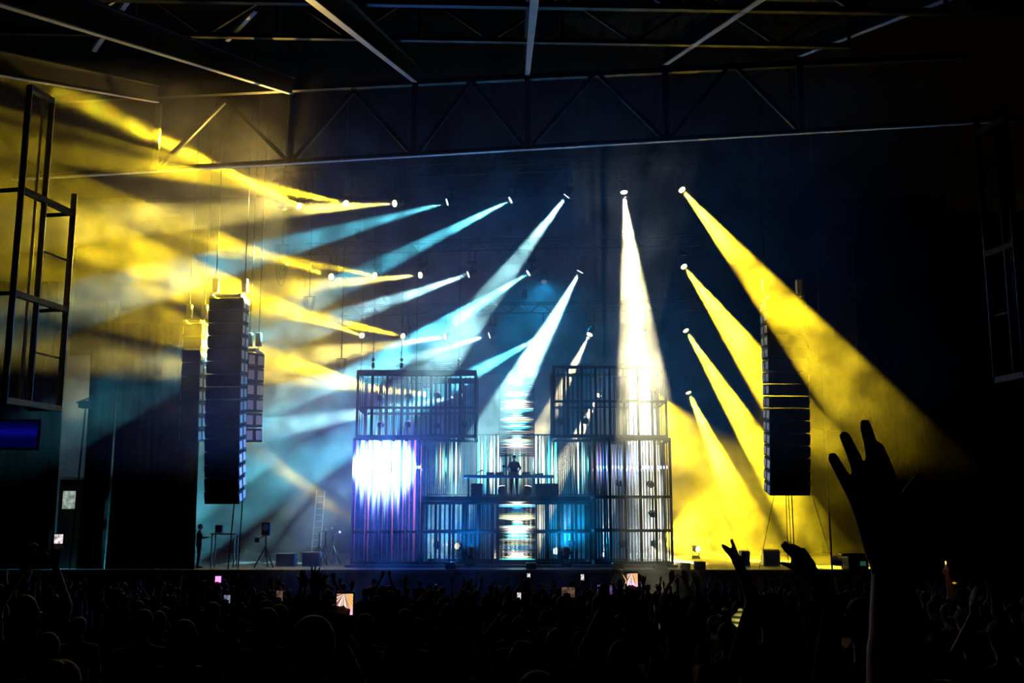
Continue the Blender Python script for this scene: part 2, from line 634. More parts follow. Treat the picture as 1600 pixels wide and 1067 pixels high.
# cross trusses nearer the camera
for k, (D, lab) in enumerate(((28.5, 'lattice roof truss behind the first bay of rafters'), (22.0, 'lattice roof truss nearest overhead'))):
    zz = zr + (D - 34) * 0.35 + 0.55
    t = thing('roof_cross_truss', lab, 'truss', (0, D, zz), 'cross trusses between the rafters')
    x0, x1 = -15.5, 10.0
    tilt = 0.03
    P = lambda x, dz: Vector((x, D, zz + dz + tilt * x * -0.6))
    b = MB()
    b.bar(P(x0, 0), P(x1, 0), 0.14)
    b.build('lower_chord', SHADE_STEEL, t)
    b = MB()
    b.bar(P(x0, 1.5), P(x1, 1.5), 0.14)
    b.build('upper_chord', SHADE_STEEL, t)
    n = 12
    for i in range(n):
        xa = x0 + (x1 - x0) * i / n
        xb = x0 + (x1 - x0) * (i + 1) / n
        b = MB()
        b.bar(P(xa, 0 if i % 2 else 1.5), P(xb, 1.5 if i % 2 else 0), 0.09)
        b.build('web_brace', SHADE_STEEL, t)
    for i in range(0, n + 1, 2):
        xa = x0 + (x1 - x0) * i / n
        b = MB()
        b.bar(P(xa, 0), P(xa, 1.5), 0.08)
        b.build('web_post', SHADE_STEEL, t)

# knee braces in the top left bays
for k, (a, D1, c, D2_, lab) in enumerate((((200, 0), 25, (147, 78), 27.5, 'short steel roof brace at the top left, behind the gold rafter'),
                                         ((400, 15), 27, (355, 62), 29, 'short steel roof brace in the second roof bay'),
                                         ((20, 10), 25, (220, -12), 27.5, 'thin steel roof brace in the top left corner'))):
    b = MB()
    b.bar(at(*a, D1), at(*c, D2_), 0.12)
    tag(b.build('roof_brace', STEEL), lab, 'brace', 'loose roof braces')

# ------------------------------------------------------------------ hanging side towers
def along(A, d, px):
    """distance along d from A at which the point shows at photo column px"""
    lo, hi = 0.0, 8.0
    sgn = 1 if px_of(A + d * 0.5)[0] > px_of(A)[0] else -1
    for _ in range(40):
        m = (lo + hi) / 2
        if (px_of(A + d * m)[0] - px) * sgn < 0:
            lo = m
        else:
            hi = m
    return lo


def side_tower(s, D, near, cols, ptop, pbot, lab, extra, mt):
    d = Vector((-s * 0.183, 1, 0)).normalized()
    A = at(*near, D)
    zt, zb = at(near[0], ptop, D).z, at(near[0], pbot, D).z
    ks = [0.0] + [along(A, d, c) for c in cols]
    t = thing('side_tower', lab, 'steel tower', (A.x, A.y, zb))
    wd = (0.13, 0.05, 0.12, 0.13)
    back = Vector((s, 0.18, 0)).normalized() * 0.7
    for k, ww in zip(ks, wd):
        p = A + d * k
        b = MB()
        b.tube(Vector((p.x, p.y, zb)), Vector((p.x, p.y, zt + (extra if k < ks[-1] else 0.45))), ww / 2, n=16)
        b.build('upright', mt, t, smooth=True)
    for k in (ks[0], ks[-1]):
        p = A + d * k + back
        b = MB()
        b.bar(Vector((p.x, p.y, zb)), Vector((p.x, p.y, zt)), 0.08)
        b.build('back_upright', SHADE_STEEL, t)
    for i, fz in enumerate((0, 0.25, 0.5, 0.75, 1.0)):
        z = zb + (zt - zb) * fz
        p0, p1 = A + d * (ks[0] if i % 2 == 0 else ks[2]), A + d * ks[-1]
        b = MB()
        b.bar(Vector((p0.x, p0.y, z)), Vector((p1.x, p1.y, z)), 0.12 if i % 2 == 0 else 0.035)
        b.build('rung', mt, t)
        if i % 2 == 0:
            for p in (p0, p1):
                b = MB()
                b.bar(Vector((p.x, p.y, z)), Vector((p.x + back.x, p.y + back.y, z)), 0.07)
                b.build('cross_tie', SHADE_STEEL, t)
    if extra > 1:
        b = MB()
        z = zt + extra
        p0, p1 = A + d * ks[0], A + d * ks[2]
        b.bar(Vector((p0.x, p0.y, z)), Vector((p1.x, p1.y, z)), 0.12)
        b.build('rung', mt, t)


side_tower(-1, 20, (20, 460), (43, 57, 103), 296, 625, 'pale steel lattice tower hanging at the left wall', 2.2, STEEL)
side_tower(1, 20, (1590, 420), (1583, 1575, 1545), 185, 585, 'dim steel lattice tower hanging at the right wall', 0.3, SHADE_STEEL)

# ------------------------------------------------------------------ LED pixels
def led_mat(name, mode):
    m = bpy.data.materials.new(name)
    t = NT(m)
    out = t.n('OutputMaterial')
    g = t.n('NewGeometry')
    sp = t.n('SeparateXYZ')
    t.link(g.outputs['Position'], sp.inputs[0])
    X, Z = sp.outputs[0], sp.outputs[2]
    e = t.n('Emission')
    base = t.n('BsdfPrincipled')
    base.inputs['Base Color'].default_value = (0.002, 0.0024, 0.003, 1)
    base.inputs['Roughness'].default_value = 0.6
    base.inputs['Specular IOR Level'].default_value = 0.03

    def gauss(d, h, p):
        q = t.m('DIVIDE', t.m('ABSOLUTE', d), h)
        return t.m('EXPONENT', t.m('MULTIPLY', t.m('POWER', q, p), -1.0))

    def colour(f, stops):
        r = t.n('ValToRGB')
        cr = r.color_ramp
        while len(cr.elements) < len(stops):
            cr.elements.new(0.5)
        for el, (p, c) in zip(cr.elements, stops):
            el.position = p
            el.color = (*c, 1)
        t.link(f, r.inputs[0])
        return r.outputs[0]

    if mode == 'bay':          # the big bright patch on the left tower and its dim twin on the right
        xc, zc = at(600, 730, 43).x, at(600, 730, 43).z
        n1 = t.noise(None, 6.0, 2.0, 0.6, '1D', X)
        n2 = t.noise(None, 9.0, 1.0, 0.5, '1D', t.m('ADD', X, 40.0))
        q = t.m('DIVIDE', t.m('SUBTRACT', X, xc), 1.34)
        prof = t.m('POWER', t.m('MAXIMUM', t.m('SUBTRACT', 1.0, t.m('MULTIPLY', q, q)), 0.0001), 0.5)
        h = t.m('MULTIPLY', prof, t.rng(n1, 0.3, 0.7, 0.9, 1.5))
        core = t.m('MULTIPLY', gauss(t.m('SUBTRACT', Z, zc), t.m('MAXIMUM', h, 0.05), 3.0), 9.0)
        tail = t.m('MULTIPLY', gauss(t.m('SUBTRACT', Z, zc), 2.0, 2.0), t.rng(n2, 0.56, 0.70, 0.0, 1.8))
        tail = t.m('MULTIPLY', tail, t.m('LESS_THAN', t.m('ABSOLUTE', q), 1.05))
        xr, zr_ = at(968, 725, 43).x, at(968, 725, 43).z
        q2 = t.m('DIVIDE', t.m('SUBTRACT', X, xr), 0.95)
        p2 = t.m('MAXIMUM', t.m('SUBTRACT', 1.0, t.m('MULTIPLY', q2, q2)), 0.0001)
        twin = t.m('MULTIPLY', t.m('MULTIPLY', gauss(t.m('SUBTRACT', Z, zr_), 0.5, 2.0), t.m('GREATER_THAN', p2, 0.01)), 1.8)
        s1 = t.m('ADD', core, twin)
        haze_veil = t.m('MULTIPLY', gauss(t.m('SUBTRACT', Z, zc), 2.3, 2.0), t.m('MULTIPLY', t.m('LESS_THAN', t.m('ABSOLUTE', q), 1.1), 0.45))  # veil of blue haze put into the tube emission
        ca = t.n('Mix', data_type='RGBA')
        t.link(colour(n2, [(0.3, (0.05, 0.22, 1.0)), (0.5, (0.25, 0.5, 1.0)), (0.72, (1.0, 0.3, 0.45))]), ca.inputs[6])
        ca.inputs[7].default_value = (1.0, 0.22, 0.25, 1)
        t.link(t.m('DIVIDE', tail, t.m('ADD', t.m('ADD', tail, s1), 0.02)), ca.inputs[0])
        cb = t.n('Mix', data_type='RGBA')
        t.link(t.m('DIVIDE', haze_veil, t.m('ADD', t.m('ADD', haze_veil, t.m('ADD', s1, tail)), 0.01)), cb.inputs[0])
        t.link(ca.outputs[2], cb.inputs[6])
        cb.inputs[7].default_value = (0.01, 0.09, 1.0, 1)
        t.link(cb.outputs[2], e.inputs[0])
        t.link(t.m('ADD', haze_veil, t.m('ADD', s1, tail)), e.inputs[1])
    elif mode == 'wave':       # upright bars of the sound wave behind the performer
        xm, zc = at(808, 726, 46).x, at(808, 726, 46).z
        A = t.m('ABSOLUTE', t.m('SUBTRACT', X, xm))
        n1 = t.noise(None, 9.0, 2.0, 0.65, '1D', t.m('ADD', A, 3.0))
        n2 = t.noise(None, 1.1, 1.0, 0.5, '1D', t.m('ADD', A, 11.0))
        n3 = t.noise(None, 3.4, 2.0, 0.6, '1D', t.m('ADD', A, 27.0))
        h = t.m('MULTIPLY', t.rng(n1, 0.35, 0.68, 0.25, 1.15), t.rng(A, 0.0, 3.8, 1.1, 0.8))
        s = t.m('MULTIPLY', gauss(t.m('SUBTRACT', Z, zc), h, 2.2), t.rng(n2, 0.38, 0.55, 0.15, 3.2, True))
        s = t.m('MULTIPLY', s, t.rng(A, 0.4, 2.4, 3.2, 0.9))
        n4 = t.noise(None, 9.0, 1.0, 0.5, '1D', t.m('ADD', A, 63.0))
        s = t.m('MULTIPLY', s, t.rng(n4, 0.42, 0.6, 0.08, 1.6, True))
        t.link(colour(n3, [(0.33, (0.03, 0.45, 1.0)), (0.44, (0.1, 0.9, 0.8)), (0.52, (0.75, 0.85, 0.9)), (0.62, (0.8, 0.85, 0.25)), (0.7, (0.5, 0.5, 1.0))]), e.inputs[0])
        t.link(s, e.inputs[1])
    else:                      # level bars of the centre column
        xm = at(808, 726, 43).x
        dx = t.m('SUBTRACT', X, xm)
        n1 = t.noise(None, 4.0, 2.0, 0.7, '1D', t.m('ADD', Z, 5.0))
        n2 = t.noise(None, 1.3, 1.0, 0.5, '1D', t.m('ADD', Z, 31.0))
        n3 = t.noise(None, 2.6, 2.0, 0.6, '1D', t.m('ADD', Z, 47.0))
        h = t.rng(n1, 0.36, 0.66, 0.16, 0.66)
        s = t.m('MULTIPLY', gauss(dx, h, 3.0), t.rng(n2, 0.36, 0.5, 0.5, 4.5, True))
        t.link(colour(n3, [(0.33, (0.05, 0.4, 1.0)), (0.43, (0.1, 0.9, 0.75)), (0.5, (0.8, 0.85, 0.95)), (0.6, (0.85, 0.9, 0.2)), (0.7, (0.6, 0.5, 1.0))]), e.inputs[0])
        t.link(s, e.inputs[1])
    ad = t.n('AddShader')
    t.link(base.outputs[0], ad.inputs[0])
    t.link(e.outputs[0], ad.inputs[1])
    t.link(ad.outputs[0], out.inputs[0])
    m.cycles.emission_sampling = 'NONE'
    return m


LED_BAY, LED_WAVE, LED_COL = led_mat('led_bay_pixels', 'bay'), led_mat('led_wave_pixels', 'wave'), led_mat('led_column_pixels', 'col')
D0, D1 = 43.0, 45.6
PX = lambda px: at(px, 730, D0).x
PZ = lambda py: at(800, py, D0).z


def cage(label, x0, x1, y0, y1, posts, rails, tubes, tw, top=0.14, pods=(), back=True, sub='cage tower'):
    t = thing('cage_tower', label, sub, ((PX(x0) + PX(x1)) / 2, (D0 + D1) / 2, PZ(y1)), 'steel bar cages of the stage set')
    z0, z1 = (ZS + 0.105 if y1 > 880 else PZ(y1)), PZ(y0)
    faces = [D0] + ([D1] if back else [])
    for D in faces:
        for p in posts:
            b = MB()
            b.box((PX(p), D, (z0 + z1) / 2), (0.11, 0.11, z1 - z0 - 0.01), bev=0.015)
            b.build('post', CAGE, t)
        for y, th in [(y0, top), (y1, 0.12)] + [(r, 0.11) for r in rails]:
            z = z1 - th / 2 if y == y0 else z0 + th / 2 if y == y1 else PZ(y)
            b = MB()
            b.box(((PX(x0) + PX(x1)) / 2, D, z), (PX(x1) - PX(x0), 0.13, th), bev=0.02)
            b.build('rail', CAGE, t)
        for a, c in zip(posts, posts[1:]):
            for i in range(tubes):
                x = PX(a + (c - a) * (i + 1) / (tubes + 1))
                b = MB()
                b.box((x, D + 0.02, (z0 + z1) / 2), (tw, 0.05, z1 - z0 - 0.2))
                b.build('led_tube', LED_BAY, t)
        if tw > 0.08 and D == D0:  # extra tubes over the posts, added to fill the patch like bloom
            for p in posts:
                b = MB()
                b.box((PX(p), D - 0.075, (z0 + z1) / 2), (tw, 0.03, z1 - z0 - 0.3))
                b.build('led_tube', LED_BAY, t)
    for y in [y0, y1] + list(rails):
        for x in (x0 + 1.5, x1 - 1.5):
            b = MB()
            zz = z1 - 0.1 if y == y0 else z0 + 0.06 if y == y1 else PZ(y)
            b.box((PX(x), (D0 + D1) / 2, zz), (0.1, D1 - D0, 0.1))
            b.build('side_rail', CAGE, t)
    n = 4
    for x in (x0 + 1.5, x1 - 1.5):
        for i in range(1, n):
            b = MB()
            b.box((PX(x), D0 + (D1 - D0) * i / n, (z0 + z1) / 2), (0.04, 0.05, z1 - z0 - 0.2))
            b.build('side_bar', CAGE, t)
    for (px, py) in pods:
        c = Vector((PX(px), (D0 + D1) / 2 - 0.4, PZ(py)))
        b = MB()
        b.ball(c, (0.17, 0.17, 0.15))
        b.tube(c - Vector((0, 0.1, 0.02)), c - Vector((0, 0.26, 0.06)), 0.11, 0.13, 12)
        b.tube(c, Vector((c.x, c.y, PZ(y0) - 0.1 if py < (rails[0] if rails else y1) else PZ(rails[0]))), 0.02, n=6)
        b.build('strobe_lamp', BLACK, t)
    return t


def step(a, c, n):
    return [a + (c - a) * i / n for i in range(n + 1)]


t = cage('upper left steel bar cage with a yellow beam showing through', 555, 743, 578, 684, step(556, 742, 8), [637], 2, 0.035, 0.26,
         pods=[(588, 617), (634, 615), (680, 613), (590, 660), (634, 659), (680, 661), (724, 659)])
t2 = cage('lower left steel bar cage filled with a blazing white patch of light', 552, 656, 684, 886, step(553, 655, 5), [831], 5, 0.085, 0.1)
t3 = cage('low wide centre steel bar cage under the performer platform', 659, 922, 783, 886, step(660, 921, 12), [831], 2, 0.04, 0.12,
          pods=[(682, 852), (724, 853), (893, 850)])
t4 = cage('upper right steel bar cage left of the white light shaft', 865, 1044, 571, 684, step(866, 1043, 8), [627], 2, 0.035, 0.14,
          pods=[(877, 655), (918, 654)])
t5 = cage('lower right steel bar cage with yellow haze behind its bars', 928, 1048, 684, 886, step(929, 1047, 5), [776, 829], 4, 0.035, 0.12,
          pods=[(970, 753), (1020, 755), (1022, 802), (921 + 52, 850), (1024, 850)])
# the two tower tops carry hoist chains
for px, lab in ((579, 'hoist chain over the left end of the upper left cage'), (624, 'hoist chain left of the middle of the upper left cage'), (716, 'hoist chain over the right end of the upper left cage'),
                (560, 'thin wire at the corner of the upper left cage'), (648, 'thin wire over the middle of the upper left cage')):
    a = Vector((PX(px), D0 + 0.1, PZ(578)))
    b = MB()
    b.tube(a, Vector((a.x, a.y, TOP)), 0.014, n=6)
    if 'chain' in lab:
        b.tube(a + Vector((0, 0, 0.1)), a + Vector((0, 0, 0.32)), 0.07, n=8)
        b.ball(a + Vector((0, 0, 0.45)), (0.07, 0.05, 0.09), 8, 6)
        for k in range(6):
            b.ball(a + Vector((0, 0, 0.6 + k * 0.11)), (0.03, 0.03, 0.05), 6, 4)
    tag(b.build('hoist_chain', BLACK), lab, 'chain', 'rigging lines above the upper left cage')

# performer platform
t = thing('performer_platform', 'dark flat platform deck the performer stands on', 'platform', (PX(790), 44.3, PZ(783)))
b = MB()
b.box((PX(790.5), 44.3, PZ(779)), (PX(921) - PX(660), 2.6, PZ(775) - PZ(783) - 0.005), bev=0.03)
b.build('deck', DECK, t)
b = MB()
b.box((PX(790.5), 42.95, PZ(779)), (PX(921) - PX(660), 0.06, 0.2))
b.build('front_lip', BLACK, t)
ZP = PZ(775)

# LED wave wall and column
xa, xb = at(672, 726, 46).x, at(944, 726, 46).x
zc = at(808, 726, 46).z
t = thing('led_wave_wall', 'row of upright light bars showing a coloured sound wave behind the performer', 'light wall', (0.2, 46, zc - 1.5))
n = 88
for i in range(n):
    x = xa + (xb - xa) * i / (n - 1)
    b = MB()
    b.box((x, 46, zc), (0.055, 0.05, 2.6))
    b.build('light_bar', LED_WAVE, t)
for z in (-1.33, 1.33):
    b = MB()
    b.box(((xa + xb) / 2, 46.05, zc + z), (xb - xa + 0.2, 0.06, 0.07))
    b.build('rail', BLACK, t)
for x in (xa - 0.1, xb + 0.1):
    b = MB()
    b.box((x, 46.05, (ZS + zc + 1.3) / 2), (0.08, 0.08, zc + 1.3 - ZS))
    b.build('post', BLACK, t)


def led_column(label, D, y0, y1, n, legs):
    xm = at(808, 726, 43).x
    za, zb = at(808, y1, D).z, at(808, y0, D).z
    t = thing('led_column', label, 'light column', (xm, D, za), 'stacked level light bars at the centre')
    for i in range(n):
        b = MB()
        b.box((xm, D, za + (zb - za) * i / (n - 1)), (1.5, 0.05, (zb - za) / n * 0.72))
        b.build('light_bar', LED_COL, t)
    for s in (-1, 1):
        b = MB()
        lo = ZS + 0.102
        b.box((xm + 0.78 * s, D + 0.05, (lo + zb) / 2), (0.05, 0.05, zb - lo))
        b.build('post', BLACK, t)


led_column('tall column of level light bars rising behind the performer', 45.8, 597, 712, 34, True)
led_column('column of level light bars on the front of the platform below the performer', 42.85, 785, 873, 30, True)

# blue flood added on the blazing bay for a glow in the haze
blue = at(600, 730, 42.7)
t = thing('added_blue_flood', 'added blue flood light glaring from the front of the lower left cage', 'flood light', blue)
b = MB()
b.box(blue + Vector((0, 0.05, 0)), (0.62, 0.1, 0.42), bev=0.03)
b.build('lamp_housing', BLACK, t)
b = MB()
b.box(blue + Vector((0, -0.005, 0)), (0.56, 0.02, 0.36))
b.build('glass', emit('added_flood_glass', (0.3, 0.55, 1.0), 30), t)
b = MB()
b.box(blue + Vector((0, 0.165, 0)), (0.5, 0.14, 0.06))
b.build('bracket', BLACK, t)
L = bpy.data.lights.new('flood', 'POINT')
L.color = (0.012, 0.15, 1.0)
L.energy = 4000 * ADDED_FLOOD
L.shadow_soft_size = 0.12
o = bpy.data.objects.new('flood', L)
COL.objects.link(o)
o.parent = t
o.location = (0, -0.35, 0)

# ------------------------------------------------------------------ performer table and gear
tz = PZ(742)
t = thing('performer_table', 'long slim dark table in front of the performer', 'table', (PX(795), 43.3, ZP))
b = MB()
b.box((PX(795), 43.3, tz - 0.06), (PX(866) - PX(724), 0.75, 0.12), bev=0.02)
b.build('tabletop', CASE, t)
for px in (732, 762, 842, 861):
    b = MB()
    b.box((PX(px), 43.3 + (0.25 if px in (762, 842) else -0.25), (ZP + tz - 0.12) / 2), (0.07, 0.07, tz - 0.12 - ZP))
    b.build('leg', BLACK, t)


def gear(px, wpx, h, d, name, label, cat, knobs):
    c = Vector((PX(px), 43.3, tz))
    t = thing(name, label, cat, c)
    ww = wpx / 1600 * 43
    b = MB()
    b.box(c + Vector((0, 0, h / 2)), (ww, d, h), bev=0.02)
    b.build('body', CASE, t)
    for i in range(knobs):
        b = MB()
        b.tube(c + Vector((ww * (i / (knobs - 1) - 0.5) * 0.8, 0.1, h)), c + Vector((ww * (i / (knobs - 1) - 0.5) * 0.8, 0.1, h + 0.03)), 0.022, n=8)
        b.build('knob', BLACK, t)
    return t


t = gear(766, 13, 0.11, 0.42, 'disc_player', 'dark disc player left of the performer', 'disc player', 5)
b = MB(); b.tube((PX(766), 43.3, tz + 0.11), (PX(766), 43.3, tz + 0.13), 0.11, n=20); b.build('jog_wheel', BLACK, t)
t = gear(781, 13, 0.11, 0.42, 'disc_player', 'dark disc player nearest the performer on the left', 'disc player', 5)
b = MB(); b.tube((PX(781), 43.3, tz + 0.11), (PX(781), 43.3, tz + 0.13), 0.11, n=20); b.build('jog_wheel', BLACK, t)
gear(802, 16, 0.13, 0.45, 'mixing_desk', 'dark mixing desk in front of the performer', 'mixer', 8)
t = gear(822, 13, 0.11, 0.42, 'disc_player', 'dark disc player right of the performer', 'disc player', 5)
b = MB(); b.tube((PX(822), 43.3, tz + 0.11), (PX(822), 43.3, tz + 0.13), 0.11, n=20); b.build('jog_wheel', BLACK, t)
gear(842, 14, 0.07, 0.4, 'effects_box', 'low effects box at the right end of the performer table', 'effects unit', 4)
c = Vector((PX(787), 43.2, tz + 0.11))
b = MB(); b.ball(c + Vector((0, 0, 0.26)), (0.08, 0.06, 0.055)); b.tube(c, c + Vector((0, 0, 0.22)), 0.015, n=6)
b.ball(c + Vector((0.06, 0, 0.26)), (0.05, 0.05, 0.05))
tag(b.build('headphones', BLACK), 'round headphones propped on the disc player beside the performer', 'headphones')
c = Vector((PX(748), 43.3, tz))
b = MB(); b.tube(c, c + Vector((0.02, 0, 0.12)), 0.012, n=6); b.bar(c + Vector((-0.08, 0, 0.1)), c + Vector((0.1, 0, 0.2)), 0.05, 0.04); b.ball(c + Vector((0.12, 0, 0.2)), 0.04, 8, 6)
tag(b.build('small_camera', BLACK), 'small camera on a stubby stand at the left of the performer table', 'camera')

for px, w_, lab in ((744, 18, 'low dark box on the platform left of the performer'), (855, 36, 'low dark box on the platform right of the performer')):
    c = Vector((PX(px), 43.9, ZP))
    t = thing('monitor_box', lab, 'speaker', c, 'monitor boxes on the platform')
    ww = w_ / 1600 * 43
    b = MB(); b.box(c + Vector((0, 0, 0.27)), (ww, 0.6, 0.54), bev=0.03); b.build('cabinet', CABINET, t)
    b = MB(); b.box(c + Vector((0, -0.305, 0.27)), (ww - 0.1, 0.02, 0.44)); b.build('grille', GRILLE, t)
PINK = (1.0, 0.62, 0.85)
for px, ex, lab in ((783, 770, 'small floor light with pinkish beam left of the performer'), (826, 838, 'small floor light with pinkish beam right of the performer')):
    a = Vector((PX(px), 44.9, ZP + 0.45))
    moving_head(a, a + Vector(((ex - px) * 0.02, 0.4, 1.6)), R(13), PINK, 2600, lab, 'small lights at the performer feet', floor=True, rad=0.07)

# ------------------------------------------------------------------ line arrays
def line_array(label, D, x0, x1, y0, y1, n, curve, ang, group, bright=False, frame=True):
    """hanging column of n speaker boxes; px box on the photo; ang turns its face towards +x"""
    a = at((x0 + x1) / 2, y1, D)
    zt = at((x0 + x1) / 2, y0, D).z
    ww = (x1 - x0) / 1600 * D
    t = thing('line_array_speaker', label, 'speaker', (a.x, D, a.z), group)
    h = (zt - a.z) / n
    dep = 0.75
    for i in range(n):
        f = i / (n - 1)                      # 0 bottom
        back = curve * (1 - f) ** 2.2
        tilt = -curve * 0.55 * (1 - f) ** 1.2
        q = Quaternion((0, 0, 1), ang) @ Quaternion((1, 0, 0), -tilt)
        c = Vector((a.x, D + back, a.z + h * (i + 0.5)))
        b = MB()
        b.box(c, (ww, dep, h * 0.93), q=q, bev=0.015)
        o = b.build('speaker_box', CABINET, t)
        b = MB()
        b.box(c + q @ Vector((0, -dep / 2 - 0.01, 0)), (ww * 0.94, 0.02, h * 0.82), q=q)
        o2 = b.build('grille', GRILLE, t)
        o2.parent = o
        o2.location = (0, 0, 0)
        for s in (-1, 1):
            for dy in (-0.22, 0.2):
                b = MB()
                b.box(c + q @ Vector((s * (ww / 2 + 0.012), dy, 0)), (0.02, 0.27, h * 0.6), q=q)
                o3 = b.build('rigging_plate', SILVER, t)
                o3.parent = o
    if frame:
        b = MB()
        for s in (-1, 1):
            b.bar((a.x + s * ww * 0.4, D - 0.6, zt + 0.06), (a.x + s * ww * 0.4, D + 0.7, zt + 0.06), 0.1)
        b.bar((a.x - ww * 0.45, D - 0.1, zt + 0.12), (a.x + ww * 0.45, D - 0.1, zt + 0.12), 0.12)
        b.build('bumper_frame', SILVER, t)
        b = MB()
        b.bm.free()
        for s in (-0.42, 0.42):
            b = MB()
            b.box((a.x + s * ww, D, zt + 0.55), (0.22, 0.22, 0.55), bev=0.03)
            b.tube((a.x + s * ww, D, zt + 0.1), (a.x + s * ww, D, zt + 0.3), 0.02, n=6)
            b.build('hoist_motor', SILVER, t)
            b = MB()
            b.tube((a.x + s * ww, D, zt + 0.8), (a.x + s * ww, D, TOP), 0.02, n=6)
            b.build('chain', BLACK, t)
    return t


line_array('tall black line array of speakers hanging at the left of the stage', 38.5, 317, 372, 468, 784, 16, 0.55, R(-4), 'hanging speaker columns')
line_array('short pale fronted line array beside the tall left speakers', 40.0, 382, 399, 552, 692, 6, 0.1, R(-42), 'hanging speaker columns')
line_array('dark speaker column behind the tall left speakers', 39.5, 283, 312, 508, 690, 9, 0.2, R(-4), 'hanging speaker columns')
line_array('tall dark line array of speakers hanging at the right of the stage', 38.5, 1204, 1268, 470, 771, 16, 0.5, R(4), 'hanging speaker columns')
for a, c, r, lab in (((1210, 772), (1186, 889), 0.01, 'thin tie line from the left corner of the right speakers'), ((1268, 770), (1304, 889), 0.01, 'thin tie line from the right corner of the right speakers'),
                     ((1228, 772), (1232, 889), 0.016, 'first black cable under the right speakers'), ((1232, 772), (1238, 889), 0.016, 'middle black cable under the right speakers'),
                     ((1237, 772), (1242, 889), 0.024, 'thickest black cable under the right speakers')):
    p, q = at(*a, 38.7), at(*c, 41.6)
    q.z = ZS
    b = MB()
    b.path(sag(p, q, 0.12 if r > 0.012 else 0), r, 6)
    tag(b.build('cable', CABLE), lab, 'cable', 'lines hanging under the right speakers')
p, q = at(1289, 672, 41.2), at(1299, 866, 41.2)
q.z = ZS
b = MB(); b.tube(p, q, 0.04, n=8); b.tube(p, Vector((p.x, p.y, TOP)), 0.015, n=6)
tag(b.build('black_cable_drop', CABLE), 'thick black cable dropping straight to the deck right of the right speakers', 'cable')
p, q = at(1266, 668, 41.3), at(1312, 672, 41.3)
b = MB(); b.bar(p, q, 0.05); b.tube(q, Vector((q.x, q.y, TOP)), 0.012, n=6); b.tube(p, Vector((p.x, p.y, TOP)), 0.012, n=6)
tag(b.build('rigging_bar', BLACK), 'thin level rigging bar right of the right speakers', 'bar')
for a, c, lab in (((366, 785), (356, 889), 'cable hanging under the tall left speakers'), ((384, 700), (372, 889), 'cable falling beside the tall left speakers')):
    p, q = at(*a, 39.6 if a[1] < 720 else 38.9), at(*c, 41.6)
    q.z = ZS
    b = MB(); b.path(sag(p, q, 0.1), 0.025, 6)
    tag(b.build('cable', CABLE), lab, 'cable', 'cables under the left speakers')
# cable loops in the yellow light
for (px, py, w_, h_, lab) in ((440, 420, 22, 80, 'long looped cable bundle hanging in the yellow light'), (483, 478, 18, 30, 'short cable loop right of the long bundle'), (533, 575, 16, 30, 'small cable loop above the corner of the left cage')):
    c = at(px, py, 42)
    k = 42 / 1600
    b = MB()
    for j in range(3):
        pts = []
        for i in range(17):
            a = math.pi * (i / 16)
            pts.append(c + Vector((-math.cos(a) * w_ * k * (0.5 - 0.12 * j), 0.06 * j, h_ * k * (0.5 - math.sin(a) * (0.85 - 0.15 * j)))))
        b.path(pts, 0.014, 5)
    b.tube(c + Vector((0, 0, h_ * k * 0.5)), Vector((c.x, c.y, TOP)), 0.02, n=6)
    b.tube(c + Vector((-w_ * k * 0.5, 0, h_ * k * 0.5)), c + Vector((w_ * k * 0.5, 0, h_ * k * 0.5)), 0.02, n=6)
    tag(b.build('cable_loop', CABLE), lab, 'cable', 'cable loops over the left of the stage')

# ------------------------------------------------------------------ wings: drapes, screens
def drape(label, xa, xb, ya, yb, D, folds, amp):
    za, zb = at((xa + xb) / 2, yb, D).z, at((xa + xb) / 2, ya, D).z
    p, q = at(xa, (ya + yb) / 2, D), at(xb, (ya + yb) / 2, D)
    bm = bmesh.new()
    n = folds * 8
    cols = []
    for s in (0, 0.03):
        row = []
        for i in range(n + 1):
            x = p.x + (q.x - p.x) * i / n
            ph = i / n * folds * 2 * math.pi
            for_z = []
            for j in range(9):
                f = j / 8
                y = D + s + amp * math.sin(ph + 0.6 * math.sin(3 * f + ph * 0.13)) * (0.5 + 0.5 * (1 - f))
                for_z.append(bm.verts.new((x + 0.05 * math.sin(f * 4 + i), y, za + (zb - za) * f)))
            row.append(for_z)
        cols.append(row)
    for k, row in enumerate(cols):
        for i in range(n):
            for j in range(8):
                f = (row[i][j], row[i + 1][j], row[i + 1][j + 1], row[i][j + 1])
                bm.faces.new(f if k == 0 else f[::-1])
    for i in range(n):
        for j in (0, 8):
            bm.faces.new((cols[0][i][j], cols[1][i][j], cols[1][i + 1][j], cols[0][i + 1][j]))
    for i in (0, n):
        for j in range(8):
            bm.faces.new((cols[0][i][j], cols[0][i][j + 1], cols[1][i][j + 1], cols[1][i][j]))
    bmesh.ops.recalc_face_normals(bm, faces=bm.faces)
    m = MB(); m.bm.free(); m.bm = bm
    return tag(m.build('stage_drape', CLOTH, smooth=True), label, 'curtain', 'black wing drapes')


for args in (('black pleated drape behind the tall left speakers', 176, 312, 505, 889, 41.3, 9, 0.12),
             ('black drape added at the far left edge of the stage to hide lit haze', -70, 94, 440, 889, 41.2, 8, 0.12),  # added to keep the left edge dark
             ('narrow black drape left of the pleated one', 133, 176, 470, 889, 41.6, 3, 0.1),
             ('black drape added behind the near raised hand to mask lit haze at the right', 1345, 1640, 330, 905, 37.6, 18, 0.16)):  # right drape is an added mask against the lit haze
    o = drape(*args)
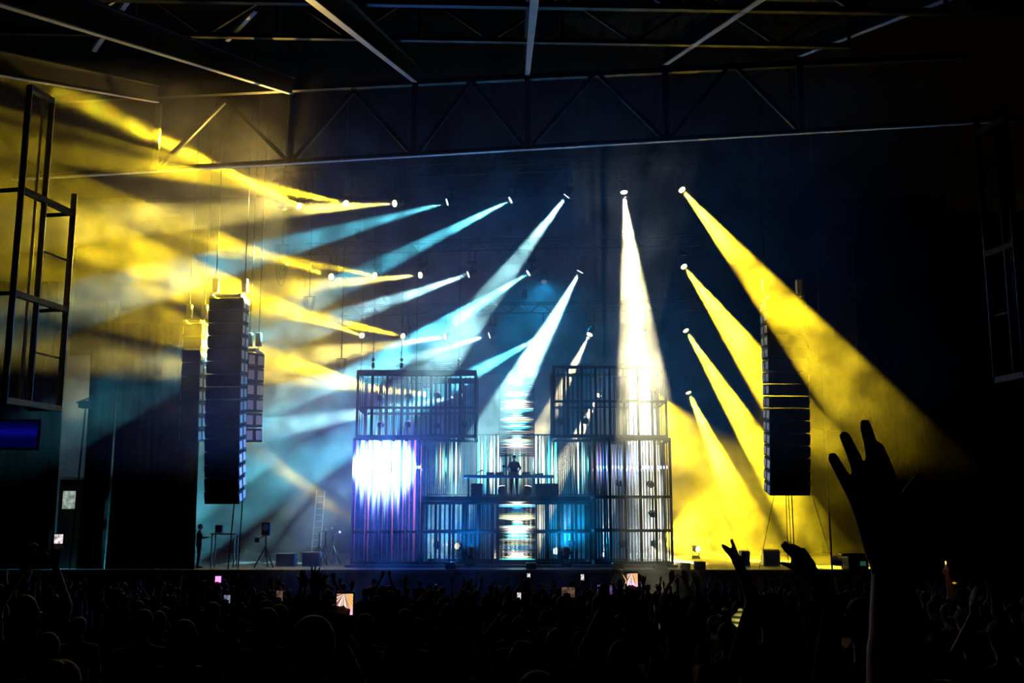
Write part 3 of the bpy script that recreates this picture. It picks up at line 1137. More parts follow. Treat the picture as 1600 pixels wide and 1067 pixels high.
# left wing opening with a lit panel
t = thing('wing_equipment_rack', 'lit rack panel standing in the left wing opening', 'rack', (at(113, 795, 42).x, 42, ZS))
c = at(112, 780, 42)
b = MB(); b.box((c.x, 42.2, (ZS + c.z + 0.8) / 2), (1.0, 0.5, c.z + 0.8 - ZS), bev=0.02); b.build('cabinet', CASE, t)
rp = bpy.data.materials.new('rack_panel_light')
T = NT(rp); o_ = T.n('OutputMaterial'); e_ = T.n('Emission'); g_ = T.n('NewGeometry')
nn = T.noise(g_.outputs['Position'], 5.0, 3.0)
mx = T.n('Mix', data_type='RGBA'); mx.inputs[6].default_value = (0.25, 0.42, 0.3, 1); mx.inputs[7].default_value = (0.75, 0.85, 0.8, 1)
T.link(T.rng(nn, 0.4, 0.6, 0, 1), mx.inputs[0]); T.link(mx.outputs[2], e_.inputs[0]); e_.inputs[1].default_value = 0.5; T.link(e_.outputs[0], o_.inputs[0])
b = MB(); b.box((at(109, 780, 42).x, 41.93, at(109, 781, 42).z), (19 / 1600 * 42, 0.04, 27 / 1600 * 42)); b.build('lit_screen', rp, t)
b = MB(); b.box((at(130, 747, 42).x, 42, at(130, 747, 42).z), (56 / 1600 * 42, 0.4, 0.07)); b.build('shelf', STEEL, t)
c = at(27, 679, 33)
t = thing('side_screen', 'screen glowing deep blue low on the left wall', 'screen', (c.x, 33, c.z))
b = MB(); b.box(c + Vector((0, 0.08, 0)), (1.45, 0.12, 1.0), bev=0.02); b.build('housing', BLACK, t)
bs = bpy.data.materials.new('blue_screen')
T = NT(bs); o_ = T.n('OutputMaterial'); e_ = T.n('Emission'); g_ = T.n('NewGeometry'); sp_ = T.n('SeparateXYZ'); T.link(g_.outputs['Position'], sp_.inputs[0])
dz = T.m('DIVIDE', T.m('SUBTRACT', sp_.outputs[2], c.z + 0.08), 0.12)
f = T.m('EXPONENT', T.m('MULTIPLY', T.m('MULTIPLY', dz, dz), -1))
e_.inputs[0].default_value = (0.005, 0.006, 0.6, 1); T.link(T.m('ADD', T.m('MULTIPLY', f, 0.22), 0.05), e_.inputs[1]); T.link(e_.outputs[0], o_.inputs[0])
b = MB(); b.box(c, (1.25, 0.04, 0.82)); b.build('lit_panel', bs, t)
b = MB(); b.tube(c + Vector((0, 0.1, 0.5)), c + Vector((0, 0.1, 9)), 0.02); b.build('hanging_pole', BLACK, t)
p, q = at(92, 740, 46), at(160, 555, 46)
b = MB(); b.box(((p.x + q.x) / 2, 46, (ZS + q.z) / 2), (q.x - p.x, 0.08, q.z - ZS), bev=0.01)
tag(b.build('scenery_flat', mat('pale_panel', (0.3, 0.27, 0.24), 0.8)), 'tall pale scenery flat standing in the left wing gap between black drapes', 'scenery flat')
# small hanging lamp in front of the wing
c = at(122, 634, 41)
t = thing('wing_lamp', 'dark lamp on a stand in the left wing opening', 'lamp', (c.x, 41.5, ZS))
b = MB(); b.tube((c.x - 0.1, 41.5, ZS), (c.x + 0.1, 41.5, c.z), 0.035); b.build('stand', BLACK, t)
b = MB(); b.box((c.x + 0.1, 41.5, c.z + 0.1), (0.5, 0.4, 0.3), bev=0.05); b.bar((c.x - 0.2, 41.3, c.z + 0.15), (c.x + 0.3, 41.3, c.z + 0.35), 0.05); b.build('lamp_head', BLACK, t)

# ------------------------------------------------------------------ things on the deck
def deck_box(name, label, cat, x0, x1, y0, y1, D, mt, front=None, dep=0.6):
    p = at((x0 + x1) / 2, y1, D)
    c = Vector((p.x, D, ZS))
    h = at((x0 + x1) / 2, y0, D).z - ZS
    ww = (x1 - x0) / 1600 * D
    t = thing(name, label, cat, c)
    b = MB(); b.box(c + Vector((0, 0, h / 2)), (ww, dep, h), bev=0.03); b.build('cabinet', mt, t)
    b = MB(); b.box(c + Vector((0, -dep / 2 - 0.01, h / 2)), (ww * 0.86, 0.02, h * 0.8)); b.build('grille' if cat == 'speaker' else 'front_panel', front or GRILLE, t)
    for s in (-1, 1):
        b = MB()
        b.box(c + Vector((s * (ww / 2 + 0.005), 0, h * 0.7)), (0.02, 0.16, 0.04))
        b.build('handle', SILVER, t)
    return t


deck_box('front_fill_speaker', 'small black speaker on the stage lip under the right cage corner', 'speaker', 1065, 1077, 879, 893, 41.5, CABINET)
deck_box('front_fill_speaker', 'taller black speaker on the stage lip, right of the small one', 'speaker', 1086, 1101, 877, 893, 41.5, CABINET)
deck_box('front_fill_speaker', 'black speaker on the stage lip below the white light shaft', 'speaker', 1023, 1040, 879, 893, 41.6, CABINET)
deck_box('front_fill_speaker', 'black speaker on the stage lip left of centre', 'speaker', 696, 712, 878, 893, 41.6, CABINET)
deck_box('front_fill_speaker', 'black speaker on the stage lip at the centre column', 'speaker', 822, 838, 879, 893, 41.6, CABINET)
deck_box('front_fill_speaker', 'black speaker on the stage lip right of the centre column', 'speaker', 957, 973, 879, 893, 41.6, CABINET)
deck_box('flight_case', 'grey flight case on the deck under the right speakers', 'case', 1191, 1217, 858, 884, 44, mat('grey_case', (0.16, 0.16, 0.17), 0.5))
deck_box('flight_case', 'dark flight case on the deck beside the bright mic stands', 'case', 474, 501, 862, 884, 44, CASE)
deck_box('flight_case', 'low dark flight case on the deck left of centre stage', 'case', 433, 462, 864, 884, 44, CASE)
deck_box('flight_case', 'slim case standing right of the white hot deck beam', 'case', 1157, 1170, 860, 884, 44, CASE)
ri = MB()
ri.box((PX(799), 44.3, ZS + 0.05), (PX(1053) - PX(545), 3.4, 0.1), bev=0.015)
tag(ri.build('set_riser', DECK), 'long low dark riser under the whole bar cage set', 'riser')


def tripod(name, label, cat, px, ptop, D, headfn):
    p = at(px, ptop, D)
    t = thing(name, label, cat, (p.x, D, ZS))
    for i in range(3):
        a = R(90 + 120 * i)
        b = MB(); b.tube((p.x, D, ZS + (p.z - ZS) * 0.62), (p.x + 0.45 * math.cos(a), D + 0.45 * math.sin(a), ZS), 0.025, n=8); b.build('leg', BLACK, t)
    b = MB(); b.tube((p.x, D, ZS + 0.4), p, 0.03, n=8); b.build('pole', BLACK, t)
    headfn(t, p)
    return t


def lamp_head(t, p):
    b = MB(); b.box(p + Vector((0, 0, 0.15)), (0.36, 0.3, 0.55), bev=0.05); b.build('lamp_head', BLACK, t)
    b = MB(); b.tube(p + Vector((0.0, -0.15, 0.2)), p + Vector((0, -0.17, 0.2)), 0.13, n=16); b.build('lens', CASE, t)
    b = MB(); b.box(p + Vector((-0.35, 0, -0.3)), (0.2, 0.15, 0.2), bev=0.02); b.bar(p + Vector((-0.3, 0, -0.25)), p + Vector((0, 0, -0.1)), 0.04); b.build('side_box', BLACK, t)


tripod('tripod_light', 'black stage light on a tripod at the left of the deck', 'stage light', 416, 832, 42.6, lamp_head)


def mic_head(t, p):
    b = MB(); b.tube(p, p + Vector((0.25, -0.2, 0.1)), 0.018, n=8); b.build('boom', SILVER, t)
    b = MB(); b.ball(p + Vector((0.3, -0.24, 0.12)), (0.06, 0.06, 0.06), 10, 8); b.tube(p + Vector((0.24, -0.19, 0.1)), p + Vector((0.29, -0.23, 0.115)), 0.03, n=8); b.build('microphone', SILVER, t)


tripod('microphone_stand', 'bright metal stand on the deck left of the cage set', 'microphone stand', 499, 832, 44.5, mic_head)
tripod('microphone_stand', 'bright metal stand just right of the first bright stand', 'microphone stand', 509, 830, 45.0, mic_head)
tripod('microphone_stand', 'shorter metal stand nearest the lower left cage', 'microphone stand', 521, 836, 45.4, mic_head)
# ladder leaning at the back left
a, c = at(488, 800, 50), at(494, 768, 50)
t = thing('ladder', 'small metal ladder leaning in the yellow light left of the cages', 'ladder', (a.x, 50, ZS))
base = Vector((at(486, 880, 50).x, 50, ZS))
top = at(495, 766, 50.8)
for s in (0, 0.4):
    b = MB(); b.bar(base + Vector((s, 0, 0)), top + Vector((s, 0, 0)), 0.05); b.build('rail', SILVER, t)
for i in range(1, 11):
    p = base.lerp(top, i / 11)
    b = MB(); b.tube(p, p + Vector((0.4, 0, 0)), 0.018, n=6); b.build('rung', SILVER, t)
# stools and desk of the crew at the left
t = thing('crew_desk', 'small lit equipment table at the far left of the deck', 'table', (at(352, 870, 42).x, 42, ZS))
c = at(352, 834, 42)
b = MB(); b.box((c.x, 42, c.z), (1.0, 0.6, 0.06)); b.build('tabletop', CASE, t)
for sx in (-0.45, 0.45):
    for sy in (-0.25, 0.25):
        b = MB(); b.box((c.x + sx, 42 + sy, (ZS + c.z) / 2), (0.05, 0.05, c.z - ZS - 0.06)); b.build('leg', SILVER, t)
c.y = 42
b = MB(); b.box(c + Vector((-0.25, 0, 0.2)), (0.3, 0.2, 0.32), bev=0.02); tag(b.build('equipment_box', CASE), 'little box on the equipment table at the far left', 'box')

# deck wedges and camera at the right
p = at(1330, 884, 40)
t = thing('broadcast_camera', 'dark broadcast camera with a wide hood at the right stage edge', 'camera', (p.x, 39.6, -0.3))
zb = at(1330, 892, 39.6).z
b = MB(); b.box((p.x, 39.6, zb + 0.3), (0.75, 1.0, 0.5), bev=0.06); b.build('body', BLACK, t)
b = MB(); b.box((p.x - 0.1, 39.2, zb + 0.62), (1.15, 0.6, 0.1), bev=0.04); b.build('hood', BLACK, t)
b = MB(); b.tube((p.x, 39.6, zb + 0.3), (p.x - 0.5, 40.4, zb + 0.35), 0.16, 0.2, 14); b.build('lens', BLACK, t)
b = MB(); b.box((p.x + 0.15, 39.08, zb + 0.3), (0.2, 0.03, 0.16)); b.build('viewfinder', emit('viewfinder_light', (0.1, 0.5, 0.4), 0.12), t)
for i in range(3):
    a = R(90 + 120 * i)
    b = MB(); b.tube((p.x, 39.6, zb), (p.x + 0.55 * math.cos(a), 39.6 + 0.55 * math.sin(a), -0.3), 0.04, n=8); b.build('leg', BLACK, t)

# ------------------------------------------------------------------ people
SKIN = mat('skin', (0.22, 0.12, 0.08), 0.7, 0, 0.12, 5, 0.15)
HAIRC = [mat('dark_hair', (0.012, 0.01, 0.009), 0.8, 0, 0.4, 30, 0.08), mat('brown_hair', (0.02, 0.012, 0.008), 0.8, 0, 0.4, 30, 0.08)]
SHIRT = [mat('black_shirt', (0.008, 0.008, 0.009), 0.9, spec=0.05), mat('grey_shirt', (0.015, 0.015, 0.017), 0.9, spec=0.05), mat('dark_red_shirt', (0.02, 0.006, 0.006), 0.9, spec=0.05), mat('navy_shirt', (0.006, 0.008, 0.018), 0.9, spec=0.05)]
JEANS = mat('dark_trousers', (0.008, 0.009, 0.013), 0.9, spec=0.05)
SHOE = mat('dark_shoes', (0.01, 0.01, 0.01), 0.6)
EYE = mat('eyes', (0.02, 0.015, 0.012), 0.2)


def remesh(bm, voxel, smooth=4):
    me = bpy.data.meshes.new('tmp')
    bm.to_mesh(me)
    bm.free()
    o = bpy.data.objects.new('tmp', me)
    COL.objects.link(o)
    m = o.modifiers.new('r', 'REMESH')
    m.mode = 'VOXEL'
    m.voxel_size = voxel
    s = o.modifiers.new('s', 'SMOOTH')
    s.iterations = smooth
    s.factor = 0.5
    dg = bpy.context.evaluated_depsgraph_get()
    r = bpy.data.meshes.new_from_object(o.evaluated_get(dg))
    bpy.data.objects.remove(o)
    bpy.data.meshes.remove(me)
    return r


def capsule(b, p, q, r0, r1):
    p, q = Vector(p), Vector(q)
    b.tube(p, q, r0, r1, 12)
    b.ball(p, r0, 12, 8)
    b.ball(q, r1, 12, 8)


def hand_mesh(wrist, d, side, normal, spread, curl, scale=1.0, voxel=0.0055, thumb=0.9):
    """wrist point, finger direction, thumb side, palm normal (all unit)"""
    b = MB()
    ln = (0.070, 0.078, 0.072, 0.057)
    off = (0.030, 0.010, -0.011, -0.030)
    kn = (0.088, 0.092, 0.086, 0.076)
    for i in range(4):
        k = wrist + (d * kn[i] + side * off[i]) * scale
        capsule(b, wrist + side * off[i] * 0.55 * scale, k, 0.016 * scale, 0.0125 * scale)
        ang = spread * (1.5 - i) / 1.5
        u = (d * math.cos(ang) + side * math.sin(ang)).normalized()
        p = k
        for j, fr in enumerate((0.45, 0.31, 0.24)):
            c = curl[i] * (0.6, 1.0, 0.8)[j]
            ax = u.cross(normal).normalized()
            u = Quaternion(ax, c) @ u
            q = p + u * ln[i] * fr * scale * 1.12
            capsule(b, p, q, (0.0098, 0.0088, 0.008)[j] * scale, (0.0088, 0.008, 0.0068)[j] * scale)
            p = q
    t0 = wrist + (d * 0.02 + side * 0.024) * scale
    t1 = wrist + (d * 0.052 + side * 0.052 + normal * 0.012) * scale
    u = (d * (1 - 0.55 * thumb) + side * thumb).normalized()
    t2 = t1 + u * 0.034 * scale
    t3 = t2 + (u + d * 0.25).normalized() * 0.028 * scale
    capsule(b, t0, t1, 0.017 * scale, 0.0125 * scale)
    capsule(b, t1, t2, 0.0115 * scale, 0.0105 * scale)
    capsule(b, t2, t3, 0.0105 * scale, 0.0078 * scale)
    capsule(b, wrist - d * 0.03 * scale, wrist + d * 0.03 * scale, 0.025 * scale, 0.027 * scale)
    return remesh(b.bm, voxel * scale, 3)


def make_body(name, arms, look=0.0, bend=0.0, wide=1.0, voxel=0.02, legs=None, sleeve='short', hands=True, shirt=None):
    """one continuous figure facing +y, feet at the origin, 1.74 m; arms = [(elbow, wrist, hand dir)] for left (-x) and right"""
    b = MB()
    segs = []            # (p, q, tag)

    def cap(p, q, r0, r1, tg):
        capsule(b, p, q, r0, r1)
        segs.append((Vector(p), Vector(q), tg))
    legs = legs or [((-0.10, 0.0, 0.92), (-0.115, 0.02, 0.5), (-0.12, -0.02, 0.09)), ((0.10, 0.0, 0.92), (0.115, 0.02, 0.5), (0.12, -0.02, 0.09))]
    for h, k, a in legs:
        cap(h, k, 0.088, 0.06, 'leg')
        cap(k, a, 0.058, 0.042, 'leg')
        cap((a[0], a[1] - 0.03, 0.05), (a[0] * 1.12, a[1] + 0.17, 0.035), 0.045, 0.034, 'shoe')
    y = bend
    b.ball((0, 0, 0.95), (0.165 * wide, 0.12, 0.13), 20, 14)
    b.ball((0, 0.3 * y, 1.1), (0.155 * wide, 0.112, 0.18), 20, 14)
    b.ball((0, 0.7 * y, 1.28), (0.185 * wide, 0.118, 0.19), 20, 14)
    segs.append((Vector((-0.06, 0, 0.93)), Vector((0.06, 0, 0.93)), 'leg'))
    segs.append((Vector((0, 0.2 * y, 1.06)), Vector((0, 0.8 * y, 1.4)), 'shirt'))
    segs.append((Vector((-0.1, 0.5 * y, 1.2)), Vector((-0.1, 0.8 * y, 1.35)), 'shirt'))
    segs.append((Vector((0.1, 0.5 * y, 1.2)), Vector((0.1, 0.8 * y, 1.35)), 'shirt'))
    cap((-0.165 * wide, y, 1.405), (0.165 * wide, y, 1.405), 0.06, 0.06, 'shirt')
    cap((-0.07, y, 1.43), (0.07, y, 1.43), 0.055, 0.055, 'shirt')
    hy = y * 1.2 + 0.02
    cap((0, y, 1.44), (0, hy, 1.55), 0.056, 0.05, 'skin')
    hc = Vector((0, hy + 0.01, 1.635))
    q = Quaternion((1, 0, 0), look)
    H = lambda v: hc + q @ Vector(v)
    b.ball(H((0, -0.005, 0.01)), (0.073, 0.09, 0.1), 20, 14, q)
    b.ball(H((0, 0.03, -0.045)), (0.052, 0.058, 0.062), 16, 12, q)
    capsule(b, H((0, 0.085, 0.012)), H((0, 0.102, -0.022)), 0.011, 0.016)
    capsule(b, H((-0.02, 0.078, -0.052)), H((0.02, 0.078, -0.052)), 0.011, 0.011)
    capsule(b, H((-0.035, 0.076, 0.03)), H((0.035, 0.076, 0.03)), 0.013, 0.013)
    for s in (-1, 1):
        b.ball(H((s * 0.074, -0.002, -0.005)), (0.012, 0.02, 0.033), 10, 8, q)
    segs.append((H((0, 0, 0.05)), H((0, 0.02, -0.07)), 'skin'))
    hands_m = []
    for s, (e, wv, hd) in zip((-1, 1), arms):
        sh = Vector((s * 0.185 * wide, y, 1.4))
        e, wv = Vector(e), Vector(wv)
        mid = sh.lerp(e, 0.62)
        cap(sh, mid, 0.054, 0.047, 'shirt')
        cap(mid, e, 0.046, 0.04, 'shirt' if sleeve == 'long' else 'skin')
        cap(e, wv, 0.041, 0.028, 'shirt' if sleeve == 'long' else 'skin')
        if hands and hd is not None:
            d, side, nrm, sp, cu = hd
            d = Vector(d).normalized()
            side = Vector(side)
            side = (side - d * side.dot(d)).normalized()
            nrm = Vector(nrm)
            nrm = (nrm - d * nrm.dot(d) - side * nrm.dot(side)).normalized()
            hands_m.append(hand_mesh(wv + d * 0.02, d, side, nrm, sp, cu, 1.0, 0.0065))
    me = remesh(b.bm, voxel, 4)
    # one mesh: body, hands and eyes, coloured by what each face belongs to
    bm = bmesh.new()
    bm.from_mesh(me)
    n0 = len(bm.faces)
    for hm in hands_m:
        bm.from_mesh(hm)
    bm.faces.ensure_lookup_table()
    n1 = len(bm.faces)
    m = MB()
    m.bm.free()
    m.bm = bm
    for s in (-1, 1):
        m.ball(H((s * 0.031, 0.082, 0.008)), (0.012, 0.008, 0.009), 8, 6, q)
    out = bpy.data.meshes.new(name)
    bm.to_mesh(out)
    bm.free()
    for x in (me, *hands_m):
        bpy.data.meshes.remove(x)
    for mm in (SKIN, shirt or SHIRT[0], JEANS, SHOE, EYE):
        out.materials.append(mm)
    nf = len(out.polygons)
    c = np.empty(nf * 3)
    out.polygons.foreach_get('center', c)
    c = c.reshape(-1, 3)
    best = np.full(nf, 1e9)
    idx = np.zeros(nf, int)
    code = {'skin': 0, 'shirt': 1, 'leg': 2, 'shoe': 3}
    for p, qv, tg in segs:
        p_, d_ = np.array(p), np.array(qv - p)
        t_ = np.clip(((c - p_) @ d_) / max(1e-9, d_ @ d_), 0, 1)
        dist = np.linalg.norm(c - p_ - t_[:, None] * d_, axis=1)
        dist = dist * (0.75 if tg == 'shirt' else 1.0)
        k = dist < best
        best[k] = dist[k]
        idx[k] = code[tg]
    idx[n0:n1] = 0
    idx[n1:] = 4
    out.polygons.foreach_set('material_index', idx.astype(np.int32))
    out.polygons.foreach_set('use_smooth', [True] * nf)
    return out, hc, q


def hair_mesh(hc, q, style):
    b = MB()
    H = lambda v: hc + q @ Vector(v)
    if style == 'short':
        b.ball(H((0, -0.014, 0.026)), (0.081, 0.094, 0.096), 20, 14, q)
        b.ball(H((0, -0.045, -0.01)), (0.07, 0.062, 0.075), 16, 12, q)
    elif style == 'long':
        b.ball(H((0, -0.016, 0.026)), (0.084, 0.096, 0.098), 20, 14, q)
        b.ball(H((0, -0.06, -0.07)), (0.085, 0.055, 0.15), 16, 12, q)
        b.ball(H((0, -0.075, -0.2)), (0.095, 0.045, 0.13), 16, 12, q)
        for s in (-1, 1):
            capsule(b, H((s * 0.075, 0.01, 0.02)), H((s * 0.085, -0.01, -0.16)), 0.022, 0.018)
    elif style == 'bun':
        b.ball(H((0, -0.014, 0.026)), (0.081, 0.094, 0.096), 20, 14, q)
        b.ball(H((0, -0.075, 0.09)), (0.045, 0.045, 0.04), 12, 10, q)
    elif style == 'curly':
        rr = random.Random(3)
        b.ball(H((0, -0.02, 0.03)), (0.088, 0.1, 0.1), 16, 12, q)
        for i in range(40):
            a, z = rr.uniform(0, 6.28), rr.uniform(-0.4, 1.0)
            k = math.sqrt(max(0, 1 - z * z))
            if math.sin(a) * k > 0.5 and z < 0.5:
                continue
            b.ball(H((0.1 * k * math.cos(a), -0.02 + 0.11 * k * math.sin(a), 0.03 + 0.11 * z)), 0.032, 8, 6)
    # keep hair out of the face
    me = remesh(b.bm, 0.011, 2)
    return me


def cap_parts(hc, q):
    H = lambda v: hc + q @ Vector(v)
    b = MB()
    b.ball(H((0, -0.008, 0.045)), (0.088, 0.104, 0.085), 20, 14, q)
    me = b.bm
    for v in list(me.verts):
        lv = q.inverted() @ (v.co - hc)
        if lv.z < 0.028:
            v.co = hc + q @ Vector((lv.x, lv.y, 0.028))
    br = MB()
    br.ball(H((0, 0.13, 0.03)), (0.075, 0.08, 0.012), 16, 8, q)
    return b, br


UP = lambda s, lean=0.1, h=0.0: ((s * (0.27 + lean * 0.3), 0.1, 1.62 + h * 0.3), (s * (0.22 + lean), 0.14, 1.87 + h),
                                 ((s * 0.1, 0.05, 1), (-s, 0.1, 0), (0, 1, 0.1), R(14), (0.15, 0.1, 0.15, 0.25)))
DOWN = lambda s: ((s * 0.25, -0.02, 1.13), (s * 0.25, 0.08, 0.9), ((0, 0.15, -1), (0, 1, 0.1), (-s, 0, 0), R(4), (0.4, 0.45, 0.5, 0.55)))
HOLD = lambda s: ((s * 0.25, 0.16, 1.27), (s * 0.06, 0.3, 1.62), ((-s * 0.15, 0.1, 1), (-s, 0.2, 0), (0, 1, 0), R(3), (0.75, 0.8, 0.85, 0.9)))
HIGH = lambda s: ((s * 0.24, 0.14, 1.66), (s * 0.1, 0.22, 1.94), ((-s * 0.1, 0.1, 1), (-s, 0.2, 0), (0, 1, 0), R(3), (0.75, 0.8, 0.85, 0.9)))
CLAP = lambda s: ((s * 0.25, 0.2, 1.5), (s * 0.04, 0.26, 1.78), ((-s * 0.1, 0.05, 1), (0, -1, 0.1), (-s, 0, 0), R(5), (0.2, 0.2, 0.2, 0.25)))

KIND = {}


def stripes():
    m = bpy.data.materials.new('striped_wool')
    t = NT(m)
    o = t.n('OutputMaterial')
    p = t.n('BsdfPrincipled')
    tc = t.n('TexCoord')
    sp = t.n('SeparateXYZ')
    t.link(tc.outputs['Object'], sp.inputs[0])
    k = t.m('GREATER_THAN', t.m('SINE', t.m('MULTIPLY', sp.outputs[2], 150.0)), 0.0)
    mx = t.n('Mix', data_type='RGBA')
    mx.inputs[6].default_value = (0.02, 0.06, 0.02, 1)
    mx.inputs[7].default_value = (0.7, 0.6, 0.16, 1)
    t.link(k, mx.inputs[0])
    t.link(mx.outputs[2], p.inputs['Base Color'])
    p.inputs['Roughness'].default_value = 0.9
    t.link(p.outputs[0], o.inputs[0])
    return m



def kind(key, arms, hair, shirt, **kw):
    me, hc, q = make_body('person_' + key, arms, shirt=shirt, **kw)
    if hair == 'cap':
        a, br = cap_parts(hc, q)
        parts = [('hair', hair_mesh(hc - Vector((0, 0, 0.012)), q, 'short'), HAIRC[0])]
        for nm, bb in (('cap', a), ('cap_brim', br)):
            m_ = bpy.data.meshes.new(nm)
            bb.bm.to_mesh(m_)
            bb.bm.free()
            parts.append((nm, m_, mat('dark_cap', (0.02, 0.02, 0.022), 0.9)))
    elif hair == 'beanie':
        bb = MB()
        bb.ball(hc + Vector((0, -0.012, 0.05)), (0.093, 0.106, 0.1), 24, 18, q)
        for v in bb.bm.verts:
            if v.co.z < hc.z + 0.01:
                v.co.z = hc.z + 0.01
        bb.ball(hc + Vector((0, -0.015, 0.155)), 0.03, 12, 8)
        m_ = bpy.data.meshes.new('striped_beanie')
        bb.bm.to_mesh(m_)
        bb.bm.free()
        parts = [('hair', hair_mesh(hc - Vector((0, 0, 0.02)), q, 'short'), HAIRC[0]), ('striped_beanie', m_, stripes())]
    else:
        parts = [('hair', hair_mesh(hc, q, hair), HAIRC[len(KIND) % 2])]
    for _, m_, mt_ in parts:
        m_.materials.clear()
        m_.materials.append(mt_)
        m_.polygons.foreach_set('use_smooth', [True] * len(m_.polygons))
    KIND[key] = (me, parts)


kind('a', (DOWN(-1), DOWN(1)), 'short', SHIRT[0], voxel=0.022)
kind('b', (DOWN(-1), UP(1)), 'long', SHIRT[1], wide=0.9, voxel=0.022)
kind('c', (UP(-1), UP(1, 0.2)), 'short', SHIRT[2], voxel=0.022)
kind('d', (DOWN(-1), DOWN(1)), 'bun', SHIRT[3], wide=0.88, voxel=0.022)
kind('e', (DOWN(-1), DOWN(1)), 'cap', SHIRT[1], voxel=0.022)
kind('f', (UP(-1, 0.05), DOWN(1)), 'curly', SHIRT[0], voxel=0.022)
kind('g', (CLAP(-1), CLAP(1)), 'cap', SHIRT[3], voxel=0.022)
kind('h', (DOWN(-1), HOLD(1)), 'short', SHIRT[0], voxel=0.022)
kind('i', (HIGH(-1), HIGH(1)), 'long', SHIRT[1], wide=0.92, voxel=0.022)


def person(key, loc, rz, label, group=None, sc=1.0):
    me, parts = KIND[key]
    o = bpy.data.objects.new('person', me)
    COL.objects.link(o)
    o.location = loc
    o.rotation_euler = (0, 0, rz)
    o.scale = (sc, sc, sc)
    tag(o, label, 'person', group)
    for nm, m_, _ in parts:
        c = bpy.data.objects.new(nm, m_)
        COL.objects.link(c)
        c.parent = o
    return o


kind('beanie', (DOWN(-1), DOWN(1)), 'beanie', SHIRT[0], voxel=0.022)
# the performer
kind('dj', (((-0.27, 0.05, 1.16), (-0.14, 0.32, 1.02), ((0.35, 1, -0.25), (1, -0.3, 0), (0, 0, -1), R(10), (0.3, 0.3, 0.35, 0.4))),
            ((0.27, 0.05, 1.16), (0.2, 0.32, 1.02), ((-0.15, 1, -0.25), (-1, -0.3, 0), (0, 0, -1), R(10), (0.3, 0.3, 0.35, 0.4)))),
     'short', SHIRT[0], look=R(-22), bend=0.06, voxel=0.014)
DY = 44.05
person('dj', (PX(803.5), DY, ZP), math.pi, 'person in dark clothes playing behind the long table on the platform', sc=1.0)
# crew at the left of the deck
kind('crew', (DOWN(-1), ((0.3, 0.1, 1.2), (0.16, 0.34, 1.22), ((-0.2, 1, 0.1), (-1, 0, 0), (0, 0, -1), R(8), (0.4, 0.4, 0.4, 0.4)))), 'short', SHIRT[0], voxel=0.018, sleeve='long')
p = at(309, 886, 42.2)
person('crew', (p.x, 42.2, ZS), R(-70), 'person in black standing on the deck by the equipment table at far left')

# ------------------------------------------------------------------ crowd
rc = random.Random(21)
used = []


def free(x, y, r=0.62):
    return all((x - a) ** 2 + ((y - b_) * 0.9) ** 2 > r * r for a, b_ in used)


def stand(key, px, ptop, D, rz, label, group=None, top=1.74):
    """person whose head top (or hand top) shows near (px, ptop)"""
    p = at(px, ptop, D)
    zf = zfloor(D)
    sc = 1.0
    used.append((p.x, D))
    return person(key, (p.x, D, zf), rz, label, group, sc)


PHONES = []


def screen_mat(name, warm, s, style):
    m = bpy.data.materials.new(name)
    t = NT(m)
    o = t.n('OutputMaterial')
    e = t.n('Emission')
    tc = t.n('TexCoord')
    sp = t.n('SeparateXYZ')
    t.link(tc.outputs['Object'], sp.inputs[0])
    x, z = sp.outputs[0], sp.outputs[2]
    if style == 'rays':
        ang = t.m('ARCTAN2', t.m('ADD', x, 0.004), t.m('SUBTRACT', z, 0.045))
        n = t.noise(None, 4.5, 2.0, 0.6, '1D', ang)
        k = t.rng(n, 0.47, 0.58, 0.0, 1.0)
        mx = t.n('Mix', data_type='RGBA')
        mx.inputs[6].default_value = (0.22, 0.05, 0.02, 1)
        mx.inputs[7].default_value = (1.0, 0.85, 0.7, 1)
        t.link(k, mx.inputs[0])
        side = t.rng(x, 0.0, 0.03, 0.0, 1.0)
        m2 = t.n('Mix', data_type='RGBA')
        t.link(t.m('MULTIPLY', side, 0.75), m2.inputs[0])
        t.link(mx.outputs[2], m2.inputs[6])
        m2.inputs[7].default_value = (1.0, 0.42, 0.04, 1)
        dz_ = t.m('SUBTRACT', z, -0.035)
        low = t.m('EXPONENT', t.m('MULTIPLY', t.m('MULTIPLY', dz_, dz_), -2500))
        m3 = t.n('Mix', data_type='RGBA')
        t.link(t.m('MULTIPLY', low, 0.6), m3.inputs[0])
        t.link(m2.outputs[2], m3.inputs[6])
        m3.inputs[7].default_value = (0.75, 0.5, 1.0, 1)
        d2 = t.m('ADD', t.m('POWER', t.m('SUBTRACT', x, 0.0), 2.0), t.m('POWER', t.m('SUBTRACT', z, 0.066), 2.0))
        m4 = t.n('Mix', data_type='RGBA')
        t.link(t.m('LESS_THAN', d2, 0.00011), m4.inputs[0])
        t.link(m3.outputs[2], m4.inputs[6])
        m4.inputs[7].default_value = (1, 0.03, 0.03, 1)
        t.link(m4.outputs[2], e.inputs[0])
    else:
        n = t.noise(tc.outputs['Object'], 30.0, 2.0)
        mx = t.n('Mix', data_type='RGBA')
        mx.inputs[6].default_value = tuple(c * 0.25 for c in warm) + (1,)
        mx.inputs[7].default_value = (*warm, 1)
        t.link(t.rng(n, 0.4, 0.6, 0, 1), mx.inputs[0])
        t.link(mx.outputs[2], e.inputs[0])
    e.inputs[1].default_value = s
    t.link(e.outputs[0], o.inputs[0])
    m.cycles.emission_sampling = 'NONE'
    return m


